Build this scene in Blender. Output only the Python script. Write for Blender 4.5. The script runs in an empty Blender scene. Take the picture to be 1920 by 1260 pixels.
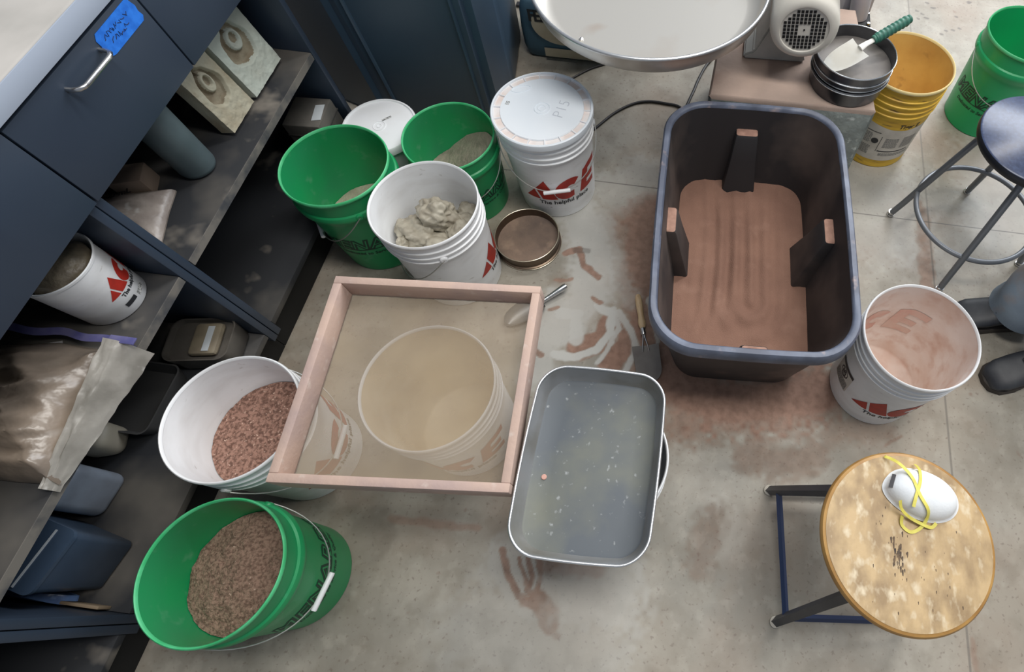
import bpy, bmesh, math, random
import numpy as np
from mathutils import Vector, Matrix, noise
random.seed(7)
SC=bpy.context.scene
COL=SC.collection
# ---------------------------------------------------------------- camera
cam_d=bpy.data.cameras.new('camera'); cam=bpy.data.objects.new('camera',cam_d); COL.objects.link(cam)
cam_d.sensor_width=36; cam_d.sensor_fit='HORIZONTAL'; cam_d.lens=1059.18/1920*36
cam_d.shift_x=-(1256.045-960)/1920; cam_d.shift_y=-(630-603.859)/1920
cam_d.clip_start=0.02
Rm=((0.9915728635,-0.1279065731,0.0205709728),(0.1240163953,0.8912611776,-0.4362034468),(0.0374591782,0.4350786387,0.8996129101))
M=Matrix(Rm).to_4x4(); M.translation=(0,0,1.66); cam.matrix_world=M
SC.camera=cam
# ---------------------------------------------------------------- world, lights, exposure
W=bpy.data.worlds.new('world'); SC.world=W; W.use_nodes=True
bg=W.node_tree.nodes['Background']; bg.inputs[0].default_value=(0.80,0.88,1.0,1); bg.inputs[1].default_value=0.27
def area(name,loc,target,sx,sy,power,color=(1,1,1)):
    d=bpy.data.lights.new(name,'AREA'); d.shape='RECTANGLE'; d.size=sx; d.size_y=sy; d.energy=power; d.color=color
    o=bpy.data.objects.new(name,d); COL.objects.link(o); o.location=loc
    o.rotation_euler=(Vector(target)-Vector(loc)).to_track_quat('-Z','Y').to_euler(); return o
area('window_light',(2.2,5.2,3.2),(0,.8,.2),3.6,2.4,208,(.93,.96,1.0))
area('ceiling_light',(.9,.6,4.2),(.0,.6,0),.7,3.0,105,(1,.97,.92))
area('ceiling_light_rear',(1.1,3.2,4.2),(.1,2.6,0),.35,2.6,62,(1,.97,.92))
SC.view_settings.view_transform='Standard'; SC.view_settings.look='None'
SC.view_settings.exposure=0.12; SC.view_settings.gamma=1; SC.view_settings.use_curve_mapping=False
SC.cycles.max_bounces=6; SC.cycles.transparent_max_bounces=8; SC.cycles.caustics_reflective=False; SC.cycles.caustics_refractive=False
# ---------------------------------------------------------------- materials
def lin(c):
    return tuple(((x/255)/12.92 if x/255<=.04045 else ((x/255+.055)/1.055)**2.4) for x in c)
MATS={}
def mat(name,rgb,rough=.6,metal=0.,rgb2=None,scale=8.,detail=4.,lo=.4,hi=.6,bump=0.,bscale=60.,rgb3=None,scale3=40.,lo3=.6,hi3=.7,spec=.5,aniso=None,transm=0.,alpha=1.,coat=0.,trans=0.,stretch=None):
    if name in MATS: return MATS[name]
    m=bpy.data.materials.new(name); MATS[name]=m; m.use_nodes=True
    nt=m.node_tree; N=nt.nodes; L=nt.links; b=N['Principled BSDF']
    b.inputs['Base Color'].default_value=(*lin(rgb),1); b.inputs['Roughness'].default_value=rough; b.inputs['Metallic'].default_value=metal
    b.inputs['Specular IOR Level'].default_value=spec; b.inputs['Coat Weight'].default_value=coat
    b.inputs['Transmission Weight'].default_value=transm
    tc=N.new('ShaderNodeTexCoord'); vec=tc.outputs['Object']
    if stretch:
        mp=N.new('ShaderNodeMapping'); mp.inputs['Scale'].default_value=stretch; L.new(vec,mp.inputs[0]); vec=mp.outputs[0]
    def ramp(sc,l,h,det,seed):
        n=N.new('ShaderNodeTexNoise'); n.inputs['Scale'].default_value=sc; n.inputs['Detail'].default_value=det
        n.noise_dimensions='4D'; n.inputs['W'].default_value=seed
        L.new(vec,n.inputs['Vector']); r=N.new('ShaderNodeMapRange'); r.inputs['From Min'].default_value=l; r.inputs['From Max'].default_value=h
        L.new(n.outputs[0],r.inputs['Value']); return r.outputs[0]
    src=None
    if rgb2 is not None:
        mx=N.new('ShaderNodeMix'); mx.data_type='RGBA'; mx.inputs['A'].default_value=(*lin(rgb),1); mx.inputs['B'].default_value=(*lin(rgb2),1)
        L.new(ramp(scale,lo,hi,detail,1.3),mx.inputs['Factor']); src=mx.outputs['Result']
    if rgb3 is not None:
        mx=N.new('ShaderNodeMix'); mx.data_type='RGBA'; mx.inputs['B'].default_value=(*lin(rgb3),1)
        if src is None: mx.inputs['A'].default_value=(*lin(rgb),1)
        else: L.new(src,mx.inputs['A'])
        L.new(ramp(scale3,lo3,hi3,3.,5.7),mx.inputs['Factor']); src=mx.outputs['Result']
    if src is not None: L.new(src,b.inputs['Base Color'])
    if bump:
        n=N.new('ShaderNodeTexNoise'); n.inputs['Scale'].default_value=bscale; n.inputs['Detail'].default_value=3; L.new(vec,n.inputs['Vector'])
        bp=N.new('ShaderNodeBump'); bp.inputs['Strength'].default_value=bump; bp.inputs['Distance'].default_value=.004
        L.new(n.outputs[0],bp.inputs['Height']); L.new(bp.outputs[0],b.inputs['Normal'])
    if alpha<1 or trans>0:
        out=N['Material Output']; t=N.new('ShaderNodeBsdfTransparent'); ms=N.new('ShaderNodeMixShader')
        ms.inputs[0].default_value=alpha
        L.new(t.outputs[0],ms.inputs[1]); L.new(b.outputs[0],ms.inputs[2]); L.new(ms.outputs[0],out.inputs[0])
    return m
# ---------------------------------------------------------------- object helpers
NR=set()
def link(o): COL.objects.link(o); return o
def tag(o,label=None,cat=None,group=None,kind=None):
    if label: o['label']=label
    if cat: o['category']=cat
    if group: o['group']=group
    if kind: o['kind']=kind
    return o
def thing(name,label,cat,loc=(0,0,0),rz=0.,group=None):
    o=link(bpy.data.objects.new(name,None)); o.location=loc; o.rotation_euler=(0,0,rz); o.empty_display_size=.05
    return tag(o,label,cat,group)
def obj(name,bm,m,parent=None,smooth=True,angle=40,loc=None,rot=None):
    me=bpy.data.meshes.new(name); None if id(bm) in NR else bmesh.ops.recalc_face_normals(bm,faces=bm.faces)
    NR.discard(id(bm))
    bm.to_mesh(me); bm.free()
    ms=m if isinstance(m,(list,tuple)) else [m]
    for x in ms: me.materials.append(x)
    if smooth:
        for p in me.polygons: p.use_smooth=True
        try: me.set_sharp_from_angle(angle=math.radians(angle))
        except Exception: pass
    o=link(bpy.data.objects.new(name,me))
    if parent: o.parent=parent
    if loc: o.location=loc
    if rot: o.rotation_euler=rot
    return o
def dup(root,loc,label,rz=None,group=None):
    r=root.copy(); link(r); r.location=loc
    if rz is not None: r.rotation_euler=(0,0,rz)
    r['label']=label
    if group: r['group']=group
    for ch in list(root.children):
        c=ch.copy(); link(c); c.parent=r
        for g in list(ch.children):
            d=g.copy(); link(d); d.parent=c
    return r
def new(): return bmesh.new()
def box(bm,x0,x1,y0,y1,z0,z1,mi=0,bev=0.,xf=None):
    t=bmesh.new(); bmesh.ops.create_cube(t,size=1)
    for v in t.verts: v.co=Vector(((x0+x1)/2+v.co.x*(x1-x0),(y0+y1)/2+v.co.y*(y1-y0),(z0+z1)/2+v.co.z*(z1-z0)))
    if bev: bmesh.ops.bevel(t,geom=list(t.edges),offset=bev,segments=2,affect='EDGES',profile=.5)
    if xf is not None: bmesh.ops.transform(t,matrix=xf,verts=t.verts)
    join(bm,t,mi)
def join(bm,t,mi=0):
    vs=[bm.verts.new(v.co) for v in t.verts]
    t.verts.index_update()
    for f in t.faces:
        try: nf=bm.faces.new([vs[v.index] for v in f.verts]); nf.material_index=mi if mi else f.material_index
        except ValueError: pass
    t.free()
def lathe(bm,prof,seg=64,c=(0,0),mi=0,a0=0.,a1=2*math.pi):
    full=abs(a1-a0-2*math.pi)<1e-6; rows=[]
    for r,z in prof:
        if r<1e-6: rows.append([bm.verts.new((c[0],c[1],z))]); continue
        rows.append([bm.verts.new((c[0]+r*math.cos(a0+(a1-a0)*i/seg),c[1]+r*math.sin(a0+(a1-a0)*i/seg),z)) for i in range(seg if full else seg+1)])
    for a,b in zip(rows,rows[1:]):
        n=seg
        for i in range(n):
            j=(i+1)%seg if full else i+1
            if len(a)==1 and len(b)==1: continue
            if len(a)==1: f=bm.faces.new((a[0],b[i],b[j]))
            elif len(b)==1: f=bm.faces.new((a[i],a[j],b[0]))
            else: f=bm.faces.new((a[i],a[j],b[j],b[i]))
            f.material_index=mi
def tube(bm,pts,r,seg=8,mi=0,cap=True,closed=False,flat=1.):
    pts=[Vector(p) for p in pts]; n=len(pts); rs=r if isinstance(r,(list,tuple)) else [r]*n
    rows=[]; up=Vector((0,0,1)); prev=None
    for i,p in enumerate(pts):
        if closed: d=pts[(i+1)%n]-pts[i-1]
        else: d=pts[min(i+1,n-1)]-pts[max(i-1,0)]
        d.normalize()
        if prev is None:
            a=d.cross(up)
            if a.length<.05: a=d.cross(Vector((1,0,0)))
        else: a=prev-d*prev.dot(d)
        a.normalize(); prev=a; b=d.cross(a)
        rows.append([bm.verts.new(p+(a*math.cos(2*math.pi*k/seg)+b*math.sin(2*math.pi*k/seg)*flat)*rs[i]) for k in range(seg)])
    m=n if closed else n-1
    for i in range(m):
        A,B=rows[i],rows[(i+1)%n]
        for k in range(seg):
            f=bm.faces.new((A[k],A[(k+1)%seg],B[(k+1)%seg],B[k])); f.material_index=mi
    if cap and not closed:
        bm.faces.new(list(reversed(rows[0]))).material_index=mi; bm.faces.new(rows[-1]).material_index=mi
def loft(bm,rows,mi=0,cap0=False,cap1=False,closed=True):
    R=[[bm.verts.new(p) for p in row] for row in rows]; n=len(R[0])
    for A,B in zip(R,R[1:]):
        for k in range(n if closed else n-1):
            f=bm.faces.new((A[k],A[(k+1)%n],B[(k+1)%n],B[k])); f.material_index=mi
    if cap0: bm.faces.new(list(reversed(R[0]))).material_index=mi
    if cap1: bm.faces.new(R[-1]).material_index=mi
    return R
def rrect(hx,hy,R,z,n=10,bulge=0.,m=6):
    pts=[]
    R=min(R,hx,hy)
    cs=[(hx-R,hy-R,0),(-hx+R,hy-R,90),(-hx+R,-hy+R,180),(hx-R,-hy+R,270)]
    for q,(cx,cy,a) in enumerate(cs):
        for i in range(n+1):
            t=math.radians(a+90*i/n); pts.append([cx+R*math.cos(t),cy+R*math.sin(t)])
        nx,ny,na=cs[(q+1)%4]; t=math.radians(a+90); p0=pts[-1]; p1=[nx+R*math.cos(t),ny+R*math.sin(t)]
        for i in range(1,m): pts.append([p0[0]+(p1[0]-p0[0])*i/m,p0[1]+(p1[1]-p0[1])*i/m])
    if bulge:
        for p in pts:
            u,v=p[0]/hx,p[1]/hy
            p[0]+=bulge*(1-v*v)*max(-1,min(1,u*1.6)); p[1]+=bulge*(1-u*u)*max(-1,min(1,v*1.6))
    return [(x,y,z) for x,y in pts]
def extr_mesh(o_or_bm,d): pass
def fbm(x,y,z=0.,o=4):
    return noise.fractal(Vector((x,y,z)),1.0,2.0,o)
# text / logo decals -----------------------------------------------------------
def text_bm(s,size,shear=0.,off=0.,space=1.,align='CENTER'):
    c=bpy.data.curves.new('t','FONT'); c.body=s; c.size=size; c.shear=shear; c.offset=off; c.space_character=space; c.align_x=align; c.resolution_u=3
    o=bpy.data.objects.new('t',c); COL.objects.link(o)
    dg=bpy.context.evaluated_depsgraph_get(); me=bpy.data.meshes.new_from_object(o.evaluated_get(dg))
    bm=bmesh.new(); bm.from_mesh(me); bpy.data.objects.remove(o); bpy.data.curves.remove(c); bpy.data.meshes.remove(me); return bm
def poly_bm(polys):
    bm=bmesh.new()
    for p in polys: bm.faces.new([bm.verts.new((x,y,0)) for x,y in p])
    return bm
def slice_x(bm,step=.006):
    xs=[v.co.x for v in bm.verts]
    if not xs: return
    x=min(xs)+step
    while x<max(xs):
        bmesh.ops.bisect_plane(bm,geom=bm.verts[:]+bm.edges[:]+bm.faces[:],plane_co=(x,0,0),plane_no=(1,0,0)); x+=step
def bend(bm,az,z0,rf,eps=.0006,tilt=0.):
    # lay a flat decal (x = along, y = up) on a wall of revolution, az in degrees
    slice_x(bm)
    for v in bm.verts:
        z=z0+v.co.y; r=rf(z)+eps; a=math.radians(az)+v.co.x/r
        v.co=Vector((r*math.cos(a),r*math.sin(a),z))
    NR.add(id(bm))
def ace_polys(w=.18,h=.062):
    # helmet-shaped slanted letters: A, C, E
    k=h; P=[]
    P.append([(-.12*k,0),(.42*k,.56*k),(.64*k,0)])
    P.append([(.50*k,.64*k),(.98*k,1.12*k),(1.52*k,0),(.76*k,0)])
    n=14; cx,cy=2.14*k,.50*k
    o=[];i=[]
    for t in range(n+1):
        a=math.radians(48+(300-48)*t/n)
        o.append((cx+.72*k*math.cos(a)+.15*k*math.sin(a),cy+.56*k*math.sin(a))); i.append((cx+.14*k+.24*k*math.cos(a),cy+.18*k*math.sin(a)))
    for t in range(n): P.append([o[t],o[t+1],i[t+1],i[t]])
    sh=.28
    def S(x,y): return (x*k+sh*y*k,y*k)
    P.append([S(2.72,0),S(3.14,0),S(3.14,1.25),S(2.72,1.1)])
    for y0,y1,x1 in ((0,.26,3.80),(.44,.70,3.66),(.96,1.25,3.85)): P.append([S(3.14,y0),S(x1,y0),S(x1,y1),S(3.14,y1)])
    return [[(x-1.9*k,y*1.30) for x,y in p] for p in P]
STROKES=[
('R',0.05,0.06,0.85,[(-0.17, 1.225), (-0.165, 0.999), (-0.11, 0.802), (-0.06, 0.695)]),
('R',0.05,0.1,0.95,[(-0.059, 0.622), (0.132, 0.552), (0.312, 0.577), (0.459, 0.632)]),
('R',0.03,0.08,0.6,[(0.003, 0.741), (0.057, 0.483)]),
('R',0.02,0.07,0.45,[(-0.257, 1.164), (-0.252, 0.965)]),
('W',0.05,0.06,0.75,[(-0.415, 1.187), (-0.326, 1.019), (-0.322, 0.851), (-0.384, 0.724)]),
('W',0.03,0.04,0.7,[(-0.417, 0.837), (-0.427, 0.68), (-0.419, 0.572)]),
('W',0.02,0.03,0.5,[(-0.33, 1.2), (-0.262, 1.028), (-0.182, 0.871)]),
('R',0.034,0.008,0.95,[(-0.221, 0.782), (-0.24, 0.711), (-0.313, 0.668)]),
('R',0.028,0.01,0.95,[(-0.152, 0.767), (-0.169, 0.698), (-0.212, 0.628)]),
('W',0.012,0.005,1,[(-0.283, 0.833), (-0.228, 0.805), (-0.22, 0.738), (-0.258, 0.676), (-0.324, 0.639), (-0.387, 0.641)]),
('W',0.006,0.004,0.9,[(-0.228, 0.825), (-0.196, 0.761), (-0.221, 0.681), (-0.246, 0.632)]),
('W',0.009,0.005,0.9,[(-0.208, 0.812), (-0.158, 0.76), (-0.137, 0.693), (-0.156, 0.617)]),
('W',0.02,0.008,0.9,[(-0.393, 0.781), (-0.342, 0.788), (-0.332, 0.703)]),
('R',0.011,0.004,0.9,[(-0.424, 1.015), (-0.385, 1.038)]),
('R',0.008,0.004,0.9,[(-0.382, 1.032), (-0.356, 0.975), (-0.298, 0.937)]),
('R',0.005,0.003,0.7,[(-0.437, 0.906), (-0.386, 0.92)]),
('R',0.006,0.003,0.8,[(-0.301, 0.854), (-0.276, 0.846)]),
('R',0.006,0.003,0.8,[(-0.445, 0.65), (-0.424, 0.629)]),
('R',0.004,0.003,0.7,[(-0.434, 0.791), (-0.409, 0.798)]),
('W',0.006,0.004,0.8,[(-0.121, 0.88), (-0.087, 0.805), (-0.07, 0.731)]),
('W',0.05,0.05,0.45,[(-0.367, 0.027), (-0.293, -0.042)]),
('R',0.006,0.004,0.8,[(-0.398, 0.063), (-0.368, 0.0), (-0.328, -0.046), (-0.276, -0.067)]),
('R',0.0035,0.003,0.8,[(-0.349, 0.042), (-0.321, -0.013), (-0.29, -0.044)]),
('R',0.006,0.004,0.8,[(-0.325, 0.052), (-0.31, 0.008), (-0.313, -0.019)]),
('R',0.005,0.003,0.8,[(-0.298, 0.055), (-0.285, 0.011), (-0.291, -0.029)]),
('R',0.018,0.012,0.85,[(-0.283, -0.038), (-0.243, -0.075), (-0.231, -0.099)]),
('R',0.012,0.012,0.8,[(-0.312, -0.05), (-0.277, -0.052)]),
('R',0.02,0.02,0.7,[(-0.257, 0.054), (-0.19, 0.047), (-0.142, 0.061)]),
('R',0.005,0.008,0.5,[(-0.238, -0.099), (-0.212, -0.124)]),
('R',0.006,0.008,0.5,[(-0.721, 0.104), (-0.594, 0.104), (-0.483, 0.107)]),
('W',0.06,0.08,0.5,[(-0.171, -0.014), (-0.1, -0.017)]),
('W',0.06,0.1,0.35,[(-0.411, -0.13), (-0.132, -0.144)]),
('R',0.008,0.05,0.28,[(0.154, 0.225), (0.13, 0.09)]),
('R',0.012,0.02,0.6,[(0.82, 1.328), (0.829, 1.019)]),
('R',0.006,0.02,0.5,[(0.821, 1.426), (0.834, 1.331)]),
('R',0.02,0.05,0.4,[(0.24, 0.41), (0.351, 0.393), (0.429, 0.435)]),
('R',0.004,0.004,0.5,[(0.653, 0.489), (0.702, 0.521)]),
('R',0.02,0.05,0.35,[(0.639, 0.545), (0.493, 0.509)]),
('R',0.004,0.006,0.4,[(0.855, 0.001), (0.868, -0.07)]),
('D',0.01,0.004,0.6,[(-0.393, 1.031), (-0.357, 1.036)]),
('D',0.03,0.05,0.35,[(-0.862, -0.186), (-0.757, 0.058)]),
('W',0.05,0.08,0.4,[(-0.309, 1.3), (-0.223, 1.389)]),
('W',0.08,0.1,0.35,[(1.098, 1.677), (1.12, 1.374)]),
('W',0.1,0.15,0.3,[(0.668, 1.305), (0.576, 1.594)]),
('D',0.002,0.002,0.7,[(-0.596, 0.946), (-0.523, 0.946)]),
('D',0.005,0.003,0.9,[(0.932, 2.598), (0.939, 2.596)]),
('D',0.005,0.003,0.9,[(0.957, 2.568), (0.964, 2.566)]),
('D',0.005,0.003,0.9,[(0.878, 2.532), (0.885, 2.529)]),
('D',0.005,0.003,0.9,[(0.901, 2.514), (0.908, 2.511)]),
('D',0.005,0.003,0.9,[(0.882, 2.477), (0.889, 2.474)]),
('D',0.005,0.003,0.9,[(0.919, 2.487), (0.926, 2.485)]),
('D',0.005,0.003,0.9,[(1.059, 2.52), (1.066, 2.517)]),
('D',0.005,0.003,0.9,[(0.978, 2.389), (0.985, 2.387)]),
('D',0.005,0.003,0.9,[(1.0, 2.418), (1.006, 2.416)]),
('D',0.005,0.003,0.9,[(1.033, 2.424), (1.04, 2.422)]),
('D',0.005,0.003,0.9,[(1.066, 2.444), (1.073, 2.442)]),
('D',0.005,0.003,0.9,[(1.128, 2.637), (1.135, 2.635)]),
]
# ================================================================ SETTING
# floor, with spilled clay dust laid in as colour attributes (real stains on the slab)
def build_floor():
    xs=np.concatenate([np.arange(-3.2,-1.3,.12),np.arange(-1.3,1.4,.0045),np.arange(1.4,3.0,.12)])
    ys=np.concatenate([np.arange(-2.4,-.5,.12),np.arange(-.5,2.75,.0045),np.arange(2.75,4.6,.12)])
    nx,ny=len(xs),len(ys); X,Y=np.meshgrid(xs,ys); n=nx*ny
    co=np.zeros((n,3),np.float32); co[:,0]=X.ravel(); co[:,1]=Y.ravel()
    me=bpy.data.meshes.new('floor'); me.vertices.add(n); me.vertices.foreach_set('co',co.ravel())
    i=np.arange(nx-1)[None,:]+nx*np.arange(ny-1)[:,None]; q=np.stack([i,i+1,i+1+nx,i+nx],-1).reshape(-1,4).astype(np.int32); nf=len(q)
    me.loops.add(nf*4); me.loops.foreach_set('vertex_index',q.ravel()); me.polygons.add(nf)
    me.polygons.foreach_set('loop_start',np.arange(0,nf*4,4,dtype=np.int32)); me.update(calc_edges=True)
    # domain-warped coordinates
    rng=np.random.default_rng(3)
    def vnoise(x,y,s,seed):
        g=np.random.default_rng(seed).random((256,256)); u=x/s; v=y/s; iu=np.floor(u).astype(int); iv=np.floor(v).astype(int); fu=u-iu; fv=v-iv
        fu=fu*fu*(3-2*fu); fv=fv*fv*(3-2*fv); G=lambda a,b:g[a%256,b%256]
        return (G(iu,iv)*(1-fu)+G(iu+1,iv)*fu)*(1-fv)+(G(iu,iv+1)*(1-fu)+G(iu+1,iv+1)*fu)*fv
    x=co[:,0]; y=co[:,1]
    wx=x+(vnoise(x,y,.045,1)-.5)*.018+(vnoise(x,y,.015,2)-.5)*.008; wy=y+(vnoise(x,y,.045,3)-.5)*.018+(vnoise(x,y,.015,4)-.5)*.008
    grain=vnoise(x,y,.014,5)*.5+vnoise(x,y,.03,6)*.3+vnoise(x,y,.09,7)*.2
    Rr=np.zeros(n);Ww=np.zeros(n);Dd=np.zeros(n)
    for k,w,f,s,pts in STROKES:
        d=np.full(n,9.)
        sharp=f<.009
        px,py=(x*.35+wx*.65,y*.35+wy*.65) if sharp else (wx,wy)
        for (ax,ay),(bx,by) in zip(pts,pts[1:]):
            L2=(bx-ax)**2+(by-ay)**2+1e-9; t=np.clip(((px-ax)*(bx-ax)+(py-ay)*(by-ay))/L2,0,1)
            d=np.minimum(d,np.hypot(px-ax-t*(bx-ax),py-ay-t*(by-ay)))
        a=np.clip((w+f-d)/f,0,1)
        if not sharp: a=np.clip(a*1.0+(grain-.5)*2.0*np.sin(np.pi*np.clip(a,0,1)),0,1)
        a=a*s
        if k=='R': Rr=np.maximum(Rr,a); Ww=Ww*(1-a)
        elif k=='W': Rr=Rr*(1-a); Ww=np.maximum(Ww,a)
        else: Dd=np.maximum(Dd,a)
    at=me.color_attributes.new('dust','FLOAT_COLOR','POINT'); c=np.ones((n,4),np.float32); c[:,0]=Rr;c[:,1]=Ww;c[:,2]=Dd; at.data.foreach_set('color',c.ravel())
    m=bpy.data.materials.new('floor_concrete'); m.use_nodes=True; nt=m.node_tree; N=nt.nodes; L=nt.links; b=N['Principled BSDF']
    tc=N.new('ShaderNodeTexCoord'); A=N.new('ShaderNodeVertexColor'); A.layer_name='dust'; sp=N.new('ShaderNodeSeparateColor'); L.new(A.outputs[0],sp.inputs[0])
    def nz(sc,l,h,det=5,w=0.):
        q=N.new('ShaderNodeTexNoise'); q.noise_dimensions='4D'; q.inputs['W'].default_value=w; q.inputs['Scale'].default_value=sc; q.inputs['Detail'].default_value=det; L.new(tc.outputs['Object'],q.inputs['Vector'])
        r=N.new('ShaderNodeMapRange'); r.inputs['From Min'].default_value=l; r.inputs['From Max'].default_value=h; L.new(q.outputs[0],r.inputs['Value']); return r.outputs[0]
    def mix(fac,a,bc,amt=None):
        q=N.new('ShaderNodeMix'); q.data_type='RGBA'
        if isinstance(a,tuple): q.inputs['A'].default_value=(*lin(a),1)
        else: L.new(a,q.inputs['A'])
        q.inputs['B'].default_value=(*lin(bc),1)
        if amt is not None:
            mm=N.new('ShaderNodeMath'); mm.operation='MULTIPLY'; mm.inputs[1].default_value=amt; L.new(fac,mm.inputs[0]); fac=mm.outputs[0]
        L.new(fac,q.inputs['Factor']); return q.outputs['Result']
    c=mix(nz(1.6,.38,.62),(162,153,139),(138,134,124))
    c=mix(nz(5,.45,.66,8,2.),c,(178,172,160),.7); c=mix(nz(13,.50,.62,8,12.),c,(126,118,104),.35); c=mix(nz(22,.54,.62,8,14.),c,(184,178,166),.22)
    c=mix(nz(3.2,.5,.72,8,4.),c,(146,124,106),.55)
    c=mix(nz(90,.60,.68,2,5.),c,(112,98,88),.5)
    c=mix(nz(24,.66,.74,3,6.),c,(128,100,86),.5)
    # saw-cut joints
    sx=N.new('ShaderNodeSeparateXYZ'); L.new(tc.outputs['Object'],sx.inputs[0])
    def joint(out,pos,w):
        a=N.new('ShaderNodeMath'); a.operation='SUBTRACT'; a.inputs[1].default_value=pos; L.new(out,a.inputs[0])
        q=N.new('ShaderNodeMath'); q.operation='ABSOLUTE'; L.new(a.outputs[0],q.inputs[0])
        r=N.new('ShaderNodeMapRange'); r.inputs['From Min'].default_value=w; r.inputs['From Max'].default_value=w*.4; L.new(q.outputs[0],r.inputs['Value']); return r.outputs[0]
    c=mix(sp.outputs[1],c,(190,190,186),.85)
    rd=N.new('ShaderNodeMix'); rd.data_type='RGBA'; rd.inputs['A'].default_value=(*lin((156,122,106)),1); rd.inputs['B'].default_value=(*lin((132,100,86)),1); L.new(nz(40,.4,.65,3,9.),rd.inputs['Factor'])
    q=N.new('ShaderNodeMix'); q.data_type='RGBA'; L.new(c,q.inputs['A']); L.new(rd.outputs['Result'],q.inputs['B'])
    mm=N.new('ShaderNodeMath'); mm.operation='MULTIPLY'; mm.inputs[1].default_value=.9; L.new(sp.outputs[0],mm.inputs[0]); L.new(mm.outputs[0],q.inputs['Factor']); c=q.outputs['Result']
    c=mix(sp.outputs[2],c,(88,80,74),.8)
    j1=joint(sx.outputs[0],.847,.0045); j2=joint(sx.outputs[1],1.341,.003)
    c=mix(j1,c,(112,106,98),.7); c=mix(j2,c,(96,92,88),.8)
    L.new(c,b.inputs['Base Color'])
    r=N.new('ShaderNodeMapRange'); L.new(nz(4,.3,.7,5,7.),r.inputs['Value']); r.inputs['To Min'].default_value=.34; r.inputs['To Max'].default_value=.55
    ad=N.new('ShaderNodeMath'); ad.operation='ADD'; L.new(r.outputs[0],ad.inputs[0]); L.new(sp.outputs[0],ad.inputs[1]); L.new(ad.outputs[0],b.inputs['Roughness'])
    b.inputs['Specular IOR Level'].default_value=.45
    bp=N.new('ShaderNodeBump'); bp.inputs['Strength'].default_value=.12; bp.inputs['Distance'].default_value=.003; L.new(nz(50,0,1,4,8.),bp.inputs['Height']); L.new(bp.outputs[0],b.inputs['Normal'])
    me.materials.append(m)
    o=link(bpy.data.objects.new('floor',me)); tag(o,kind='structure'); return o
build_floor()

# ================================================================ CABINETS along the left
XF=-1.183
M_cab=mat('cabinet_laminate',(50,62,78),.42,rgb2=(44,55,70),scale=3,lo=.3,hi=.7)
M_cabin=mat('cabinet_inside',(24,28,34),.7,rgb2=(20,23,28),scale=4)
M_shelf=mat('dusty_shelf',(38,40,44),.75,rgb2=(92,88,82),scale=3.4,lo=.50,hi=.66,rgb3=(120,114,106),scale3=9,lo3=.60,hi3=.72)
M_edge=mat('dusty_edge',(112,108,102),.75,rgb2=(64,66,70),scale=14,lo=.45,hi=.62)
M_black=mat('toe_black',(14,15,16),.7)
M_steel=mat('brushed_steel',(205,205,205),.25,metal=1.)
def cabinet(y0,y1,label,split,handles):
    t=thing('base_cabinet',label,'cabinet',(0,0,0),0,'base cabinets under the worktop')
    XB=-1.76; g=.0012
    b=new(); box(b,XB,XF-.0,y0+g,y0+.021,.09,.916,bev=.0015); obj('side_panel',b,M_cab,t)
    b=new(); box(b,XB,XF-.0,y1-.021,y1-g,.09,.916,bev=.0015); obj('side_panel',b,M_cab,t)
    b=new(); box(b,XB,XF-.001,y0+.022,y1-.022,.119,.140,bev=.001); obj('bottom_panel',b,M_shelf,t)
    b=new(); box(b,XB+.012,XF-.003,y0+.022,y1-.022,.447,.469,bev=.001); s=obj('shelf',b,M_shelf,t)
    b=new(); box(b,XF-.0028,XF-.001,y0+.023,y1-.023,.4475,.4685); obj('edge_band',b,M_edge,s)
    b=new(); box(b,XB-.012,XB-.001,y0+g,y1-g,.09,.916); obj('back_panel',b,M_cabin,t)
    b=new(); box(b,-1.75,-1.214,y0+.001,y1-.001,.0,.089); obj('plinth',b,M_black,t)
    yy=[y0]+split+[y1]
    for k,(a,c) in enumerate(zip(yy,yy[1:])):
        b=new(); box(b,XF+.0012,XF+.019,a+.002,c-.002,.724,.909,bev=.0015); d=obj('drawer',b,M_cab,t)
        b=new(); box(b,XB+.03,XF-.001,max(a,y0+.022)+.006,min(c,y1-.022)-.006,.735,.88); obj('drawer_box',b,M_cabin,d)
        yc=(a+c)/2 if not handles else handles[k]
        b=new(); h=.053; x=XF+.019; P=[(x,yc+h,.878),(x+.012,yc+h,.878),(x+.022,yc+h-.004,.878),(x+.027,yc+h-.012,.878),(x+.028,yc+h-.02,.878),(x+.028,yc-h+.02,.878),(x+.027,yc-h+.012,.878),(x+.022,yc-h+.004,.878),(x+.012,yc-h,.878),(x,yc-h,.878)]
        tube(b,P,.0045,10); obj('handle',b,M_steel,d)
    return t
cabinet(.553,1.323,'dark blue-grey base cabinet with blue tape on its drawer and plaster moulds on its shelf',[.938],[.743,1.13])
cabinet(-.209,.553,'blue-grey cabinet holding a small white pail and big bag of clay on its shelf',[.174],None)
cabinet(-.975,-.209,'dark blue-grey base cabinet at the lower left corner, nearest the bottom edge',[-.59],None)
b=new(); box(b,-1.80,-1.158,-1.0,1.345,.917,.959,bev=.006)
M_top=mat('worktop_laminate',(186,182,177),.5,rgb2=(168,165,160),scale=6,lo=.45,hi=.65,rgb3=(120,112,104),scale3=45,lo3=.74,hi3=.78)
M_topedge=mat('worktop_edge_reflection',(158,168,184),.4)  # blue-grey window reflection put into the base colour of the front edge
w=thing('worktop','pale worktop with a blue-grey reflection painted on its front edge running over the base cabinets','worktop')
obj('slab',b,M_top,w)
b=new(); box(b,-1.158,-1.1555,-.999,1.344,.919,.957,bev=.0008); obj('edge_strip',b,M_topedge,w)
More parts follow.
